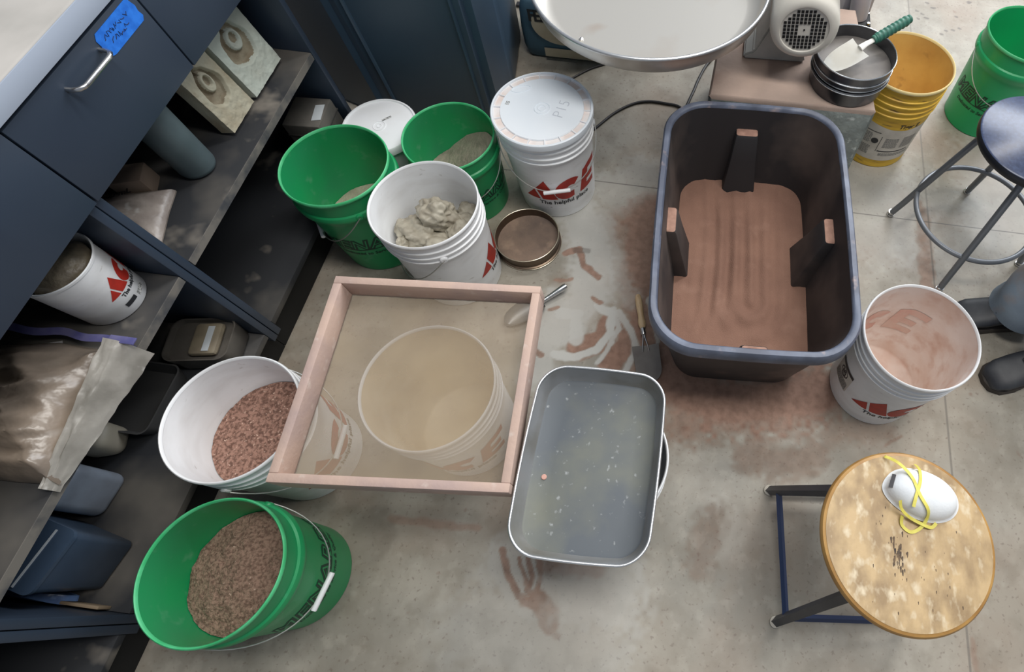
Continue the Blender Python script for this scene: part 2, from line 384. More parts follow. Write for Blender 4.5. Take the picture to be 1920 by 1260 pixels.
# blue tape with handwriting
M_tape=mat('blue_tape',(38,122,226),.6,rgb2=(24,104,206),scale=60)
M_ink=mat('ink',(20,26,60),.7)
t=thing('masking_tape','blue masking tape label with handwriting beside the drawer handle','tape',(-1.1634,.863,.877),0)
b=new(); R=[]
prof=[(-.062,-.021),(-.050,-.024),(.055,-.024),(.063,-.017),(.060,-.006),(.063,.004),(.058,.018),(.063,.024),(-.055,.023),(-.064,.014)]
vs=[b.verts.new((0.0,p[0]*.95,p[1]*.98)) for p in prof]; f=b.faces.new(vs); e=bmesh.ops.extrude_face_region(b,geom=[f]); 
for v in e['geom']:
    if isinstance(v,bmesh.types.BMVert): v.co.x+=.0006
obj('tape_strip',b,M_tape,t,smooth=False)
b=new(); rr=random.Random(4)
for row,(z,y0,y1) in enumerate(((.008,-.045,.025),(-.006,-.035,.012))):
    y=y1
    y=y0
    while y<y1:
        P=[]; 
        for k in range(5): P.append((.0009,y+.0022*k+rr.uniform(-.002,.002),z+rr.uniform(-.005,.005)))
        tube(b,P,.0006,5); y+=.0115
obj('handwriting',b,M_ink,t)
# dark lump on the worktop edge
b=new(); bmesh.ops.create_icosphere(b,subdivisions=4,radius=.045)
for v in b.verts:
    n=fbm(v.co.x*30,v.co.y*30,v.co.z*30); v.co*=1+.25*n; v.co.z=v.co.z*.6
    if v.co.z<-.018: v.co.z=-.018
o=obj('clay_lump',b,mat('dark_clay',(52,44,50),.8,rgb2=(34,30,36),scale=40),None,loc=(-1.297,.715,.978)); tag(o,'dark lump on the pale worktop at the left edge','clay')
# ================================================================ PAILS
M_white=mat('white_plastic',(238,240,242),.36,rgb2=(222,222,222),scale=9,lo=.45,hi=.75,rgb3=(176,172,166),scale3=38,lo3=.68,hi3=.8,stretch=(1,1,2.5))
M_whited=mat('white_plastic_in_red_dust',(232,224,218),.55,rgb2=(214,190,176),scale=9,lo=.34,hi=.68,rgb3=(204,172,156),scale3=24,lo3=.50,hi3=.78)
M_whitetan=mat('white_plastic_in_tan_dust',(232,220,196),.6,rgb2=(216,198,164),scale=9,lo=.35,hi=.65)
M_green=mat('green_plastic',(24,150,88),.36,rgb2=(40,142,92),scale=7,lo=.4,hi=.7,rgb3=(92,160,122),scale3=22,lo3=.62,hi3=.85)
M_greenlip=mat('green_dusty_rim',(84,190,132),.45,rgb2=(60,176,112),scale=20)
M_greend=mat('green_plastic_bright',(28,172,106),.33,rgb2=(38,160,104),scale=6,lo=.4,hi=.7)
M_yellow=mat('yellow_plastic_dirty',(232,190,64),.5,rgb2=(208,164,56),scale=8,lo=.45,hi=.65,rgb3=(112,88,50),scale3=14,lo3=.60,hi3=.72,stretch=(1,1,6))
M_yellowin=mat('yellow_inside_dirty',(226,192,116),.55,rgb2=(208,170,100),scale=9,lo=.4,hi=.62,rgb3=(166,128,80),scale3=18,lo3=.62,hi3=.76)
M_yellowlip=mat('yellow_dusty_rim',(240,220,160),.5)
M_wire=mat('bail_wire',(190,190,186),.35,metal=.8)
M_grip=mat('white_grip',(236,238,240),.4)
M_red=mat('red_print',(178,44,32),.5,rgb2=(160,40,30),scale=30)
M_redfade=mat('faded_red_print',(216,176,164),.6,rgb2=(220,196,184),scale=22,lo=.4,hi=.65)
M_dk=mat('black_print',(36,38,42),.5)
M_gray=mat('grey_print',(120,122,122),.6,rgb2=(200,200,198),scale=190,lo=.45,hi=.55,detail=1)
M_dkgreen=mat('dark_green_print',(10,60,44),.5)
M_paper=mat('paper_label',(214,208,198),.7,rgb2=(196,190,180),scale=14)
RW=lambda z:.131+(.1435-.131)*min(z,.28)/.28
def pail_body(kind,t,inner,outer=None,lip=None):
    if kind=='white':
        O=[(0,.006),(.121,.006),(.125,.0),(.1305,.003),(.1435,.283),(.1495,.285),(.150,.290),(.1455,.293),(.1455,.303),(.1500,.306),(.1500,.311),(.1458,.313),(.1458,.327),(.1500,.330),(.1500,.335),(.1462,.337),(.1462,.356)]
    elif kind=='green':
        O=[(0,.006),(.121,.006),(.125,.0),(.1305,.003),(.1430,.262),(.1440,.270),(.1530,.284),(.1545,.296),(.1515,.306),(.1470,.310),(.1468,.345),(.1475,.356)]
    else:
        O=[(0,.006),(.121,.006),(.125,.0),(.1305,.003),(.1425,.25),(.1465,.252),(.1465,.256),(.1432,.258),(.1432,.273),(.1475,.275),(.1475,.279),(.144,.281),(.144,.296),(.148,.298),(.148,.302),(.1448,.304),(.1448,.32),(.1482,.322),(.1482,.326),(.1452,.328),(.1458,.356)]
    b=new(); lathe(b,O,80)
    body=obj('body',b,outer,t,angle=30)
    b=new(); lathe(b,[(.1462,.3562),(.1508,.359),(.1515,.364),(.1500,.3695),(.1480,.3705),(.1458,.3685),(.1448,.363)],80); obj('rim',b,lip or outer,t,angle=60)
    b=new(); lathe(b,[(.1449,.3625),(.1425,.30),(.1285,.016),(.122,.010),(.0,.0095)],80); obj('inner_wall',b,inner,t,angle=50)
    return body
def bail(t,az,drop,m=None,grip=True,R=.175,zc=.298,ear=.152,side=1,gl=.044):
    # wire hinged on two ears at azimuths az, az+180; drop = angle below horizontal (deg)
    a=math.radians(az); ax=Vector((math.cos(a),math.sin(a),0)); out=Vector((math.sin(a),-math.cos(a),0))*side
    d=math.radians(drop); n=27; P=[]
    for i in range(n+1):
        s=math.pi*i/n; q=abs(math.cos(s))**.9*(1 if math.cos(s)>0 else -1)
        P.append(ax*(ear+.003)*math.cos(s)**1+ (out*math.cos(d)-Vector((0,0,1))*math.sin(d))*R*math.sin(s)**.85*(1-.0))
    P=[Vector((0,0,zc))+p for p in P]
    # hooked ends
    P=[Vector((0,0,zc))+ax*(ear-.006)]+P+[Vector((0,0,zc))-ax*(ear-.006)]
    b=new(); tube(b,P,.0017,8); h=obj('bail',b,m or M_wire,t)
    if grip:
        mid=Vector((0,0,zc))+(out*math.cos(d)-Vector((0,0,1))*math.sin(d))*(R+.002)
        b=new(); tube(b,[mid-ax*gl,mid-ax*(gl-.002),mid+ax*(gl-.002),mid+ax*gl],[.006,.0068,.0068,.006],14); obj('grip',b,M_grip,h)
    bs=[]
    for sg in (1,-1):
        b=new(); bs.append(b); c=ax*sg*.1475; b2=new(); lathe(b2,[(0,.0),(.011,.0),(.011,.006),(.008,.0085),(0,.0085)],20)
        rot=Vector((0,0,1)).rotation_difference(ax*sg).to_matrix().to_4x4(); bmesh.ops.transform(b2,matrix=Matrix.Translation(Vector((c.x,c.y,zc)))@rot,verts=b2.verts); join(b,b2)
    return h,bs
def ears(t,bs,m):
    for b in bs: obj('ear_boss',b,m,t)
def ace_logo(t,az,z=.105,s=1.,inner=False,small=False,m=None,par=None):
    rf=RW if not small else (lambda z_:.098+.010*z_/.2)
    b=poly_bm(ace_polys(h=.068*s)); bend(b,az,z,rf); obj('red_logo',b,m or M_red,par or t,smooth=False)
    b=text_bm('The helpful place',.026*s,space=1.02,off=.0006); bend(b,az,z-.026*s,rf); obj('slogan',b,M_dk,par or t,smooth=False)
def men_logo(t,az,z=.135):
    b=text_bm('MENARDS',.066,shear=.25,off=.0045,space=1.12); bend(b,az,z,RW,.0006); a=obj('wordmark',b,M_dkgreen,t,smooth=False)
    b=text_bm('MENARDS',.066,shear=.25,off=-.0012,space=1.12); bend(b,az,z,RW,.0011); obj('wordmark_fill',b,M_green,a,smooth=False)
    b=text_bm('Dedicated to Service & Quality',.019,shear=.2,off=.0004); bend(b,az,z-.033,RW); obj('slogan',b,M_dkgreen,t,smooth=False)
    b=poly_bm([[(-.14,-.008),(.14,-.008),(.14,-.005),(-.14,-.005)]]); bend(b,az,z,RW); obj('underline',b,M_dkgreen,t,smooth=False)
def pail(kind,loc,label,group,bail_=None,ace=None,men=None,inner=None,outer=None,lip=None,zs=1.,ms=None,side=1,grip=True,R=.175):
    t=thing('pail',label,'bucket',(*loc,0) if len(loc)==2 else loc,0,group)
    if zs!=1: t.scale=zs if isinstance(zs,tuple) else (1,1,zs)
    o=outer or (M_white if kind=='white' else M_green if kind=='green' else M_yellow)
    pail_body(kind,t,inner or o,o,lip or (M_greenlip if kind=='green' else None))
    if bail_:
        h,b=bail(t,bail_[0],bail_[1],side=side,grip=grip,R=R); ears(t,b,o)
    if ace is not None:
        for z in (ace if isinstance(ace,list) else [ace]): ace_logo(t,z)
    if men is not None:
        for z in (men if isinstance(men,list) else [men]): men_logo(t,z)
    return t
GW='white five gallon pails'; GG='green five gallon pails'
F=pail('green',(-.903,-.0655),'green pail of brown coarse soil at the bottom left, white grip hanging down',GG,bail_=(82,40),men=[4],zs=(.963,.963,.94),R=.20)
E=pail('white',(-.993,.245),'white pail of reddish brown soil, partly under the wooden sieve frame',GW,bail_=(95,42),ace=[5],R=.20)
G=pail('white',(-.572,.374),'white pail coated inside with tan dust beneath the middle of the wooden sieve frame',GW,ace=[-74],inner=M_whitetan,zs=(1.045,1.045,1.035))
Hh=pail('white',(.615,.68),'empty white pail dusted pink inside, standing right of the black tub',GW,ace=[-78],inner=M_whited)
D=pail('white',(-.507,1.288),'white pail closed with a white lid, hanging bail in front of its red logo',GW,bail_=(18,42),ace=[-62],R=.20)
Cc=pail('white',(-.753,.893),'white pail half full of grey clay lumps behind the sieve frame',GW,bail_=(300,44),ace=[26],grip=False,R=.20)
A=pail('green',(-1.044,.988),'green pail with a little pale grey powder, leftmost of the rear pails',GG,bail_=(306,44),men=[-62],R=.20)
B=pail('green',(-.800,1.206),'green pail with a heap of grey powder between the lidded white pails',GG,bail_=(12,42),men=[-44],R=.20,zs=(.945,.945,.81))
I=pail('yellow',(.649,1.701),'dirty yellow pail with a torn white label near the motor',None,inner=M_yellowin,lip=M_yellowlip)
J=pail('green',(1.085,1.917),'empty bright green pail behind the black stool at the upper right',GG,bail_=(176,42),men=[-116],inner=M_greend,outer=M_greend,R=.20,side=-1)
K=pail('white',(-.139,.268),'white pail underneath the metal baking tray',GW)
# ghost of the print showing on the dusty inside of the empty pail
b=poly_bm(ace_polys(h=.075)); bmesh.ops.scale(b,vec=(-1,1,1),verts=b.verts); slice_x(b)
for v in b.verts:
    z=.14+v.co.y; r=RW(z)-.0035; a=math.radians(124)+v.co.x/r; v.co=Vector((r*math.cos(a),r*math.sin(a),z))
obj('faded_print',b,M_redfade,Hh,smooth=False)
# warning label on that pail
lab=new()
bmesh.ops.create_grid(lab,x_segments=2,y_segments=2,size=.5); bmesh.ops.scale(lab,vec=(.078,.105,1),verts=lab.verts); bend(lab,196,.145,RW,.0004); L0=obj('warning_label',lab,M_paper,Hh,smooth=False)
def dec(par,name,x0,x1,y0,y1,az,z,m,eps=.0009,rf=RW):
    b=poly_bm([[(x0,y0),(x1,y0),(x1,y1),(x0,y1)]]); bend(b,az,z,rf,eps); return obj(name,b,m,par,smooth=False)
def fine(par,x0,x1,y0,y1,az,z,pitch=.0042,rf=RW,m=None,seed=1):
    r=random.Random(seed); P=[]; y=y1
    while y-pitch>=y0:
        x=x0
        while x<x1-.003:
            w=r.uniform(.004,.012); xe=min(x+w,x1); P.append([(x,y-pitch*.5),(xe,y-pitch*.5),(xe,y),(x,y)]); x=xe+.0014
        y-=pitch
    b=poly_bm(P); bend(b,az,z,rf,.0009); o=obj('fine_print',b,m or M_grayl,par,smooth=False); tag(o,kind='stuff'); return o
M_grayl=mat('grey_small_print',(122,122,120),.6)
dec(L0,'black_header',-.039,.039,.038,.052,196,.145,M_dk)
fine(L0,-.034,.034,-.050,-.010,196,.145,.0032)
b=new(); c0=new()
# pictogram: bucket outline, falling child and prohibition ring drawn as strokes
def strokes(polys,w):
    b=bmesh.new()
    for P in polys:
        for (x0,y0),(x1,y1) in zip(P,P[1:]):
            d=Vector((x1-x0,y1-y0)); 
            if d.length<1e-6: continue
            d.normalize(); n=Vector((-d.y,d.x))*w/2; e=d*w*.3
            b.faces.new([b.verts.new((x0-e.x+s*n.x if 0 else x0-e.x+s*n.x,y0-e.y+s*n.y,0)) for s in (1,-1)]+[b.verts.new((x1+e.x+s*n.x,y1+e.y+s*n.y,0)) for s in (-1,1)])
    return b
circ=lambda x,y,r,n=14:[(x+r*math.cos(2*math.pi*i/n),y+r*math.sin(2*math.pi*i/n)) for i in range(n+1)]
b=strokes([circ(0,.015,.019,20),[(-.012,.028),(.013,.002)],[(-.010,.018),(-.007,.000),(.007,.000),(.010,.018),(-.010,.018)],circ(.004,.024,.004,8),[(.002,.020),(-.004,.012),(-.001,.006)],[(-.004,.012),(-.010,.010)]],.0032)
bend(b,196,.145,RW,.0011); obj('pictogram',b,M_dk,L0,smooth=False)
# label on the yellow pail
b=new()
top=[(-.20,.215),(-.13,.212),(-.09,.206),(-.05,.199),(0,.197),(.05,.203),(.10,.209),(.14,.212)]
for (x0,y0),(x1,y1) in zip(top,top[1:]):
    b.faces.new([b.verts.new(p) for p in ((x0,.04,0),(x1,.04,0),(x1,y1,0),(x0,y0,0))])
bend(b,-72,0,RW,.0005); L1=obj('paper_label',b,M_paper,I,smooth=False)
for a in ((-.16,-.075,.173,.176),(-.06,.06,.087,.092),(-.066,-.064,.087,.160)): dec(L1,'rule',a[0],a[1],a[2],a[3],-72,0,M_dk)
for k,a in enumerate(((-.16,-.10,.115,.165),(-.15,-.09,.06,.105),(-.05,.0,.105,.155),(.015,.07,.10,.160),(-.05,.07,.062,.08))): fine(L1,*a,-72,0,.0055,seed=k)
b=poly_bm([circ(-.085,.135,.013,18)[:-1]]); bend(b,-72,0,RW,.0013); obj('dark_spot',b,M_dk,L1,smooth=False)
b=text_bm('Tiger E',.026,shear=.15,off=.0006); bend(b,-68,.207,RW,.0009); obj('handwriting',b,M_dk,I,smooth=False)
b=text_bm('1.5',.02,off=.0006); bend(b,-134,.188,RW,.0009); obj('number_print',b,M_dk,L1,smooth=False)
b=text_bm('18 L',.014,off=.0005); bend(b,-134,.05,RW,.0009); obj('volume_print',b,M_dk,L1,smooth=False)
# small white lidded pail
LW=thing('small_pail','small white pail with a greyish lid squeezed between two green pails and the blue bin','bucket',(-1.059,1.256,0))
b=new(); lathe(b,[(0,.004),(.098,.004),(.102,.0),(.105,.003),(.112,.21),(.114,.225)],64); obj('body',b,M_white,LW)
M_lid=mat('white_lid',(238,240,244),.42,rgb2=(226,226,226),scale=7,lo=.45,hi=.7)
M_lidpink=mat('dusty_lid_channel',(236,230,228),.55,rgb2=(228,212,204),scale=14,lo=.45,hi=.6)
b=new(); lathe(b,[(.115,.222),(.1185,.223),(.1185,.247),(.116,.2505),(.112,.2505),(.110,.246),(.0,.2455)],72); l=obj('lid',b,M_lid,LW)
b=new(); lathe(b,[(.018,.2455),(.0185,.2472),(.0205,.2472),(.021,.2455)],32); lathe(b,[(.006,.2455),(.0065,.2468),(.0085,.2468),(.009,.2455)],24); obj('embossed_ring',b,M_lid,l)
b=poly_bm([[(-.016,-.004),(.016,-.004),(.016,.004),(-.016,.004)]]); NR.add(id(b)); obj('printed_label',b,M_gray,l,smooth=False,loc=(.012,.035,.2464),rot=(0,0,.75))
# lid with ribs on the closed pail
M_lid2=mat('smooth_white_lid',(240,246,252),.28,rgb2=(234,242,250),scale=4)
b=new(); lathe(b,[(.1525,-.004),(.1560,-.003),(.1570,.010),(.1560,.017),(.1530,.0195),(.1495,.0185),(.1480,.013),(.1460,.0118)],96); lathe(b,[(.1280,.0118),(.1265,.0160),(.0,.0160)],96); l=obj('lid',b,M_lid2,D,loc=(0,0,.3595)); l['label']='snap-on lid with faint pencil writing'
b=new(); lathe(b,[(.1482,.0135),(.1460,.0114),(.1280,.0114)],96); obj('dusty_channel',b,M_lidpink,l)
for k in range(18):
    b=new(); a=2*math.pi*k/18+.1; box(b,.1270,.1485,-.0016,.0016,.0110,.0165,xf=Matrix.Rotation(a,4,'Z')); obj('rib',b,M_lid,l)
b=new()
for r in (.0215,.0095): lathe(b,[(r,.0160),(r+.0012,.0178),(r+.0030,.0178),(r+.0042,.0160)],32)
obj('embossed_ring',b,M_lid2,l)
b=new(); P=[(-.082+.03*math.cos(t_)*.9-.02*math.sin(t_)*.3,.070+.022*math.sin(t_)*.55+.012*math.cos(t_),.0165) for t_ in np.linspace(0,2*math.pi,28,endpoint=False)]; tube(b,P,.0016,6,closed=True); obj('embossed_oval',b,M_lid2,l)
M_pencil=mat('pencil',(198,204,214),.6)
b=text_bm('P15',.05,off=-.001,shear=0); NR.add(id(b)); obj('pencil_writing',b,M_pencil,l,smooth=False,loc=(.075,.004,.0164),rot=(0,0,math.radians(80)))
b=text_bm('ES',.016,off=.0004); NR.add(id(b)); obj('small_print',b,M_gray,l,smooth=False,loc=(-.103,.004,.0164),rot=(0,0,math.radians(82)))

# ================================================================ POWDERS AND SOIL IN THE PAILS
def heap(name,label,cat,c,r0,hfun,m,rings=60,seg=120,group=None):
    # c centre, r0(z)->wall radius, hfun(x,y)->height ; surface closes down at the wall
    b=new(); rows=[]
    for i in range(rings+1):
        row=[]
        u=i/rings
        for k in range(seg):
            a=2*math.pi*k/seg; z=hfun(u*.125*math.cos(a),u*.125*math.sin(a)); R=r0(z)*u
            x,y=R*math.cos(a),R*math.sin(a); row.append((x,y,hfun(x,y)))
        rows.append(row)
    V=[[b.verts.new(rows[0][0])]]+[[b.verts.new(p) for p in r] for r in rows[1:]]
    low=[b.verts.new((v.co.x*.97,v.co.y*.97,max(v.co.z-.03,.0115))) for v in V[-1]]
    for k in range(seg): b.faces.new((V[0][0],V[1][k],V[1][(k+1)%seg]))
    for A_,B_ in zip(V[1:],V[2:]):
        for k in range(seg): b.faces.new((A_[k],B_[k],B_[(k+1)%seg],A_[(k+1)%seg]))
    for k in range(seg): b.faces.new((V[-1][k],low[k],low[(k+1)%seg],V[-1][(k+1)%seg]))
    b.faces.new(low)
    o=obj(name,b,m,None,loc=c); tag(o,label,cat,group,'stuff'); return o
RI=lambda z:.1275+(.1425-.1275)*(z-.016)/.284-.0015
M_soil=mat('red_brown_soil',(166,128,112),.95,rgb2=(112,82,70),scale=130,lo=.42,hi=.60,detail=3,rgb3=(214,182,164),scale3=170,lo3=.62,hi3=.68,bump=1.,bscale=210)
M_soilb=mat('brown_soil',(150,122,106),.95,rgb2=(108,84,72),scale=150,lo=.42,hi=.62,detail=3,rgb3=(196,170,154),scale3=200,lo3=.66,hi3=.72,bump=1.,bscale=240)
M_clayp=mat('grey_powder',(150,142,126),.95,rgb2=(132,124,110),scale=22,bump=.7,bscale=160)
M_clayp2=mat('pale_grey_powder',(178,170,150),.95,rgb2=(160,150,132),scale=22,bump=.7,bscale=160)
gr=lambda x,y,s=1:.0016*fbm(x*90,y*90,s)+.003*fbm(x*26,y*26,s+3)
heap('soil','coarse reddish brown soil filling half of the white pail beside the sieve frame','soil',(-.993,.245,0),RI,lambda x,y:.222+gr(x,y,1)*1.3+.006*(x/.12),M_soil)
heap('soil','fine brown soil mounded in the bottom left green pail','soil',(-.903,-.0655,0),lambda z:RI(z/.94)*.963,lambda x,y:.218+gr(x,y,2)*1.3+.012*(1-(x*x+y*y)/.016)+.008*fbm(x*12,y*12,9),M_soilb)
heap('clay_powder','pale grey powder low in the leftmost rear green pail','powder',(-1.044,.988,0),RI,lambda x,y:.125+gr(x,y,3)+.055*max(0,1-math.hypot(x-.07,y+.03)/.13),M_clayp2)
heap('clay_powder','grey powder sloping up one side of the middle green pail','powder',(-.800,1.206,0),lambda z:RI(z/.81)*.945,lambda x,y:.150+gr(x,y,4)+.060*min(1,max(-.5,(x*.95+y*.30)/.10)),M_clayp)
# clay lumps in the white pail
M_clay=mat('grey_clay',(176,170,154),.55,rgb2=(144,136,120),scale=18,lo=.4,hi=.65,rgb3=(182,176,162),scale3=40,lo3=.6,hi3=.7,bump=.5,bscale=60)
def lump(loc,r,seed,label,sq=(1,1,.75)):
    b=new(); bmesh.ops.create_icosphere(b,subdivisions=5,radius=1)
    for v in b.verts:
        p=v.co.copy(); q=Vector((p.x*1.3+seed*7,p.y*1.3,p.z*1.3)); n=noise.fractal(q,1.,2.,3); c=noise.cell(q*1.9)
        k=1+.30*n+.12*noise.noise(q*3.2)+.03*noise.noise(q*9); q2=Vector((math.floor(p.x*2.6+seed)/2.6,0,0)); v.co=Vector((p.x*sq[0],p.y*sq[1],p.z*sq[2]))*r*k
    o=obj('clay_lump',b,M_clay,None,loc=loc,angle=80); tag(o,label,'clay','lumps of damp clay in the white pail'); return o
cx,cy=-.753,.893
for k,(dx,dy,z,r,lb,sq) in enumerate([(-.005,.035,.268,.052,'biggest grey clay lump, highest at the centre of the pail',(1.1,.95,.9)),(-.062,-.008,.228,.060,'broad knobbly grey clay lump left of the highest one',(1.05,1,.8)),(.028,-.058,.228,.050,'grey clay lump at the front right of the pail of clay',(1.15,.9,.7)),(.070,.018,.232,.050,'grey clay lump resting on the right wall of the pail',(.95,1.1,.7)),(-.090,-.062,.225,.028,'small upright clay chip at the left wall of the pail',(.7,1,1.1)),(-.02,-.088,.208,.034,'clay lump lowest at the front wall of the pail',(1.4,.8,.6)),(-.04,.070,.222,.040,'clay lump at the back left, behind the highest one',(1.2,.8,.7)),(.06,.085,.215,.040,'clay lump at the back right of the pail of clay',(1,1,.7))]):
    lump((cx+dx,cy+dy,z),r,k+1,lb,sq)
heap('clay','wet grey clay filling the pail below the lumps','clay',(cx,cy,0),RI,lambda x,y:.168+.012*fbm(x*25,y*25,6),M_clay,rings=24,seg=60)
# ================================================================ WOODEN SIEVE FRAME
M_fr=mat('dusty_wood_frame',(194,168,154),.8,rgb2=(174,152,146),scale=9,lo=.4,hi=.65,rgb3=(206,190,180),scale3=30,lo3=.6,hi3=.75,bump=.2,bscale=90)
t=thing('soil_sieve','square wooden sieve frame coated in pink dust, lying across the white pails','sieve',(-.5775,.375,.3845),math.radians(5.0))
hx,hy,w_,h_=.2485,.2445,.0195,.062
for n_,a in (('rail',(-hx,hx,hy-w_,hy)),('rail',(-hx,hx,-hy,-hy+w_)),('rail',(-hx,-hx+w_,-hy+w_,hy-w_)),('rail',(hx-w_,hx,-hy+w_,hy-w_))):
    b=new(); box(b,*a,.002,h_,bev=.0018); obj(n_,b,M_fr,t)
M_mesh=mat('fine_mesh',(176,160,136),.8,rgb2=(158,142,124),scale=5,lo=.4,hi=.65,alpha=.50)
b=new(); lathe(b,[],4) if 0 else None
vs=[b.verts.new(p) for p in ((-hx+w_,-hy+w_,.004),(hx-w_,-hy+w_,.004),(hx-w_,hy-w_,.004),(-hx+w_,hy-w_,.004))]; b.faces.new(vs); bmesh.ops.subdivide_edges(b,edges=b.edges[:],cuts=20,use_grid_fill=True)
obj('wire_mesh',b,M_mesh,t)
rr=random.Random(2); b=new()
for (x0,y0,x1,y1) in ((-hx+w_,-hy+w_,-hx+w_,hy-w_),(-hx+w_,hy-w_,hx-w_,hy-w_)):
    P=[(x0+(x1-x0)*i/60+rr.uniform(0,.0012),y0+(y1-y0)*i/60-rr.uniform(0,.0012),.006) for i in range(61)]; tube(b,P,.0014,5)
obj('glue_seam',b,mat('dark_seam',(110,96,86),.9),t)
# ================================================================ BAKING TRAY
M_alu=mat('worn_aluminium',(176,178,180),.42,metal=.5,rgb2=(142,138,128),scale=7,lo=.4,hi=.65)
M_aluin=mat('tray_bottom',(84,90,96),.5,metal=.25,rgb2=(112,114,102),scale=4.5,lo=.46,hi=.68,detail=8,rgb3=(156,160,162),scale3=75,lo3=.64,hi3=.78)
M_alurim=mat('bright_aluminium',(214,216,218),.32,metal=.85)
t=thing('baking_tray','worn aluminium baking tray with rounded corners resting on a white pail','tray',(-.157,.248,.3715),math.radians(1.5))
R_=lambda hx,hy,r,z:rrect(hx,hy,r,z,10,.006)
b=new(); rows=[R_(.122,.181,.045,0.0),R_(.128,.187,.048,.003),R_(.134,.193,.052,.018),R_(.141,.200,.058,.052)]
loft(b,rows,cap0=True); obj('outer_wall',b,M_alu,t)
b=new(); rows=[R_(.1395,.1985,.057,.052),R_(.132,.191,.051,.018),R_(.1265,.1855,.046,.0048)]; loft(b,rows); obj('inner_wall',b,M_alu,t)
b=new(); rows=[R_(.1268,.1858,.046,.0050),R_(.122,.181,.042,.0032),R_(.08,.13,.03,.0030)]; loft(b,rows,cap1=True); obj('tray_floor',b,M_aluin,t,angle=60)
b=new(); P=R_(.1425,.2015,.059,.053); tube(b,P,.0034,10,closed=True); obj('rolled_rim',b,M_alurim,t)
b=new(); lathe(b,[(0,.0),(.0058,.0),(.0062,.0018),(.005,.0032),(0,.0034)],20); o=obj('clay_pellet',b,mat('pink_clay',(206,160,146),.8),None,loc=(-.258,.205,.3751)); tag(o,'small round pink clay pellet lying in the baking tray','clay')
# ================================================================ BLACK TUB
M_tub=mat('black_rubbery_plastic',(42,44,48),.45,rgb2=(62,60,60),scale=5,lo=.45,hi=.7,rgb3=(120,106,98),scale3=7,lo3=.56,hi3=.85)
M_tubin=mat('tub_inside_dusty',(46,45,47),.6,rgb2=(104,92,86),scale=4.2,lo=.46,hi=.74)
M_tubrim=mat('tub_rim_dusty',(104,112,130),.45,rgb2=(84,90,106),scale=16,lo=.4,hi=.6,rgb3=(176,156,150),scale3=26,lo3=.6,hi3=.8)
M_pinkdust=mat('pink_dust_ledge',(166,130,114),.9,rgb2=(146,112,98),scale=40)
t=thing('storage_tub','large black rectangular plastic tub of reddish sand','tub',(.163,.970,0),math.radians(3.6))
T_=lambda hx,hy,r,z,bg=.008:rrect(hx,hy,r,z,12,bg)
b=new(); loft(b,[T_(.190,.330,.06,.0,.004),T_(.195,.336,.075,.006,.004),T_(.246,.392,.10,.355,.008)],cap0=True); obj('outer_wall',b,M_tub,t)
b=new(); loft(b,[T_(.245,.391,.102,.352),T_(.264,.410,.118,.352),T_(.268,.414,.121,.362),T_(.267,.413,.121,.394),T_(.262,.408,.118,.401),T_(.250,.396,.108,.401),T_(.246,.392,.106,.396),T_(.2445,.3905,.105,.388)]); obj('rim',b,M_tubrim,t,angle=50)
b=new(); loft(b,[T_(.2445,.3905,.105,.392),T_(.188,.329,.072,.012,.004)],cap1=True); obj('inner_wall',b,M_tubin,t)
def wedge(cx,cy,ang,wt,wb,z0=.095,z1=.325,p0=.052,p1=.030):
    # moulded handle recess standing off the inner wall; local x along the wall, -y into the tub
    b=new(); n=6
    rows=[]
    for z,w_,p in ((z0,wb,p0),(z0+.6*(z1-z0),wt+.3*(wb-wt),p1+.3*(p0-p1)),(z1-.012,wt,p1),(z1-.003,wt-.005,p1-.004),(z1,wt-.014,p1-.011)):
        ins=(.3975-.348)/(.38)*(.392-z)+.002
        r=.007; pts=[(-w_/2,-.001)]+[(-w_/2,-p+ins*0+r),(-w_/2+r*.3,-p+r*.3),(-w_/2+r,-p),(w_/2-r,-p),(w_/2-r*.3,-p+r*.3),(w_/2,-p+r)]+[(w_/2,-.001)]
        rows.append([Vector((x,y-(.392-z)*.155,z)) for x,y in pts])
    loft(b,rows[:4],closed=True,cap0=True); loft(b,rows[3:],mi=1,closed=True,cap1=True)
    for f in b.faces:
        if f.calc_center_median().z>z1-.004: f.material_index=1
    bmesh.ops.remove_doubles(b,verts=b.verts,dist=.0001)
    bmesh.ops.transform(b,matrix=Matrix.Translation((cx,cy,0))@Matrix.Rotation(ang,4,'Z'),verts=b.verts)
    obj('handle_recess',b,[M_tubin,M_pinkdust],t,angle=30)
wedge(-.01,.398,0,.072,.115); wedge(.2525,.02,-math.pi/2,.090,.155,p0=.050); wedge(-.2525,0.02,math.pi/2,.090,.14,p0=.045); wedge(0.01,-.398,math.pi,.072,.115)
# sand with finger grooves
M_sand=mat('red_sand',(140,106,90),.95,rgb2=(126,94,80),scale=8,lo=.35,hi=.65,rgb3=(152,118,102),scale3=14,lo3=.55,hi3=.8,bump=.5,bscale=330)
def sandh(x,y):
    x0,y0=.035,-.12; d=abs(x-x0) if y>y0 else math.hypot(x-x0,(y-y0)*.8)
    h=.0055*math.cos(d*2*math.pi/.052+.3)*math.exp(-(d/.11)**2)*(1 if y<.30 else max(0,1-(y-.30)/.06))
    d2=abs(x+.06+.25*(y-.1)**2); h+=.0032*math.cos(d2*2*math.pi/.045)*math.exp(-(d2/.08)**2)*max(0,min(1,(y+.25)/.1))
    h+=.004*fbm(x*7,y*4,3)+.0012*fbm(x*40,y*10,5)
    r=math.hypot(x+.02,y+.27); h+=.004*math.cos(r*2*math.pi/.09)*math.exp(-(r/.12)**2)
    return .118+h+.02*max(0,(y-.25)/.12)**2*0
b=new(); rows=[]
for i in range(1,61):
    s=i/60; rows.append([(p[0]*s,p[1]*s,sandh(p[0]*s,p[1]*s)) for p in rrect(.2052,.3475,.080,0,16,.006,14)])
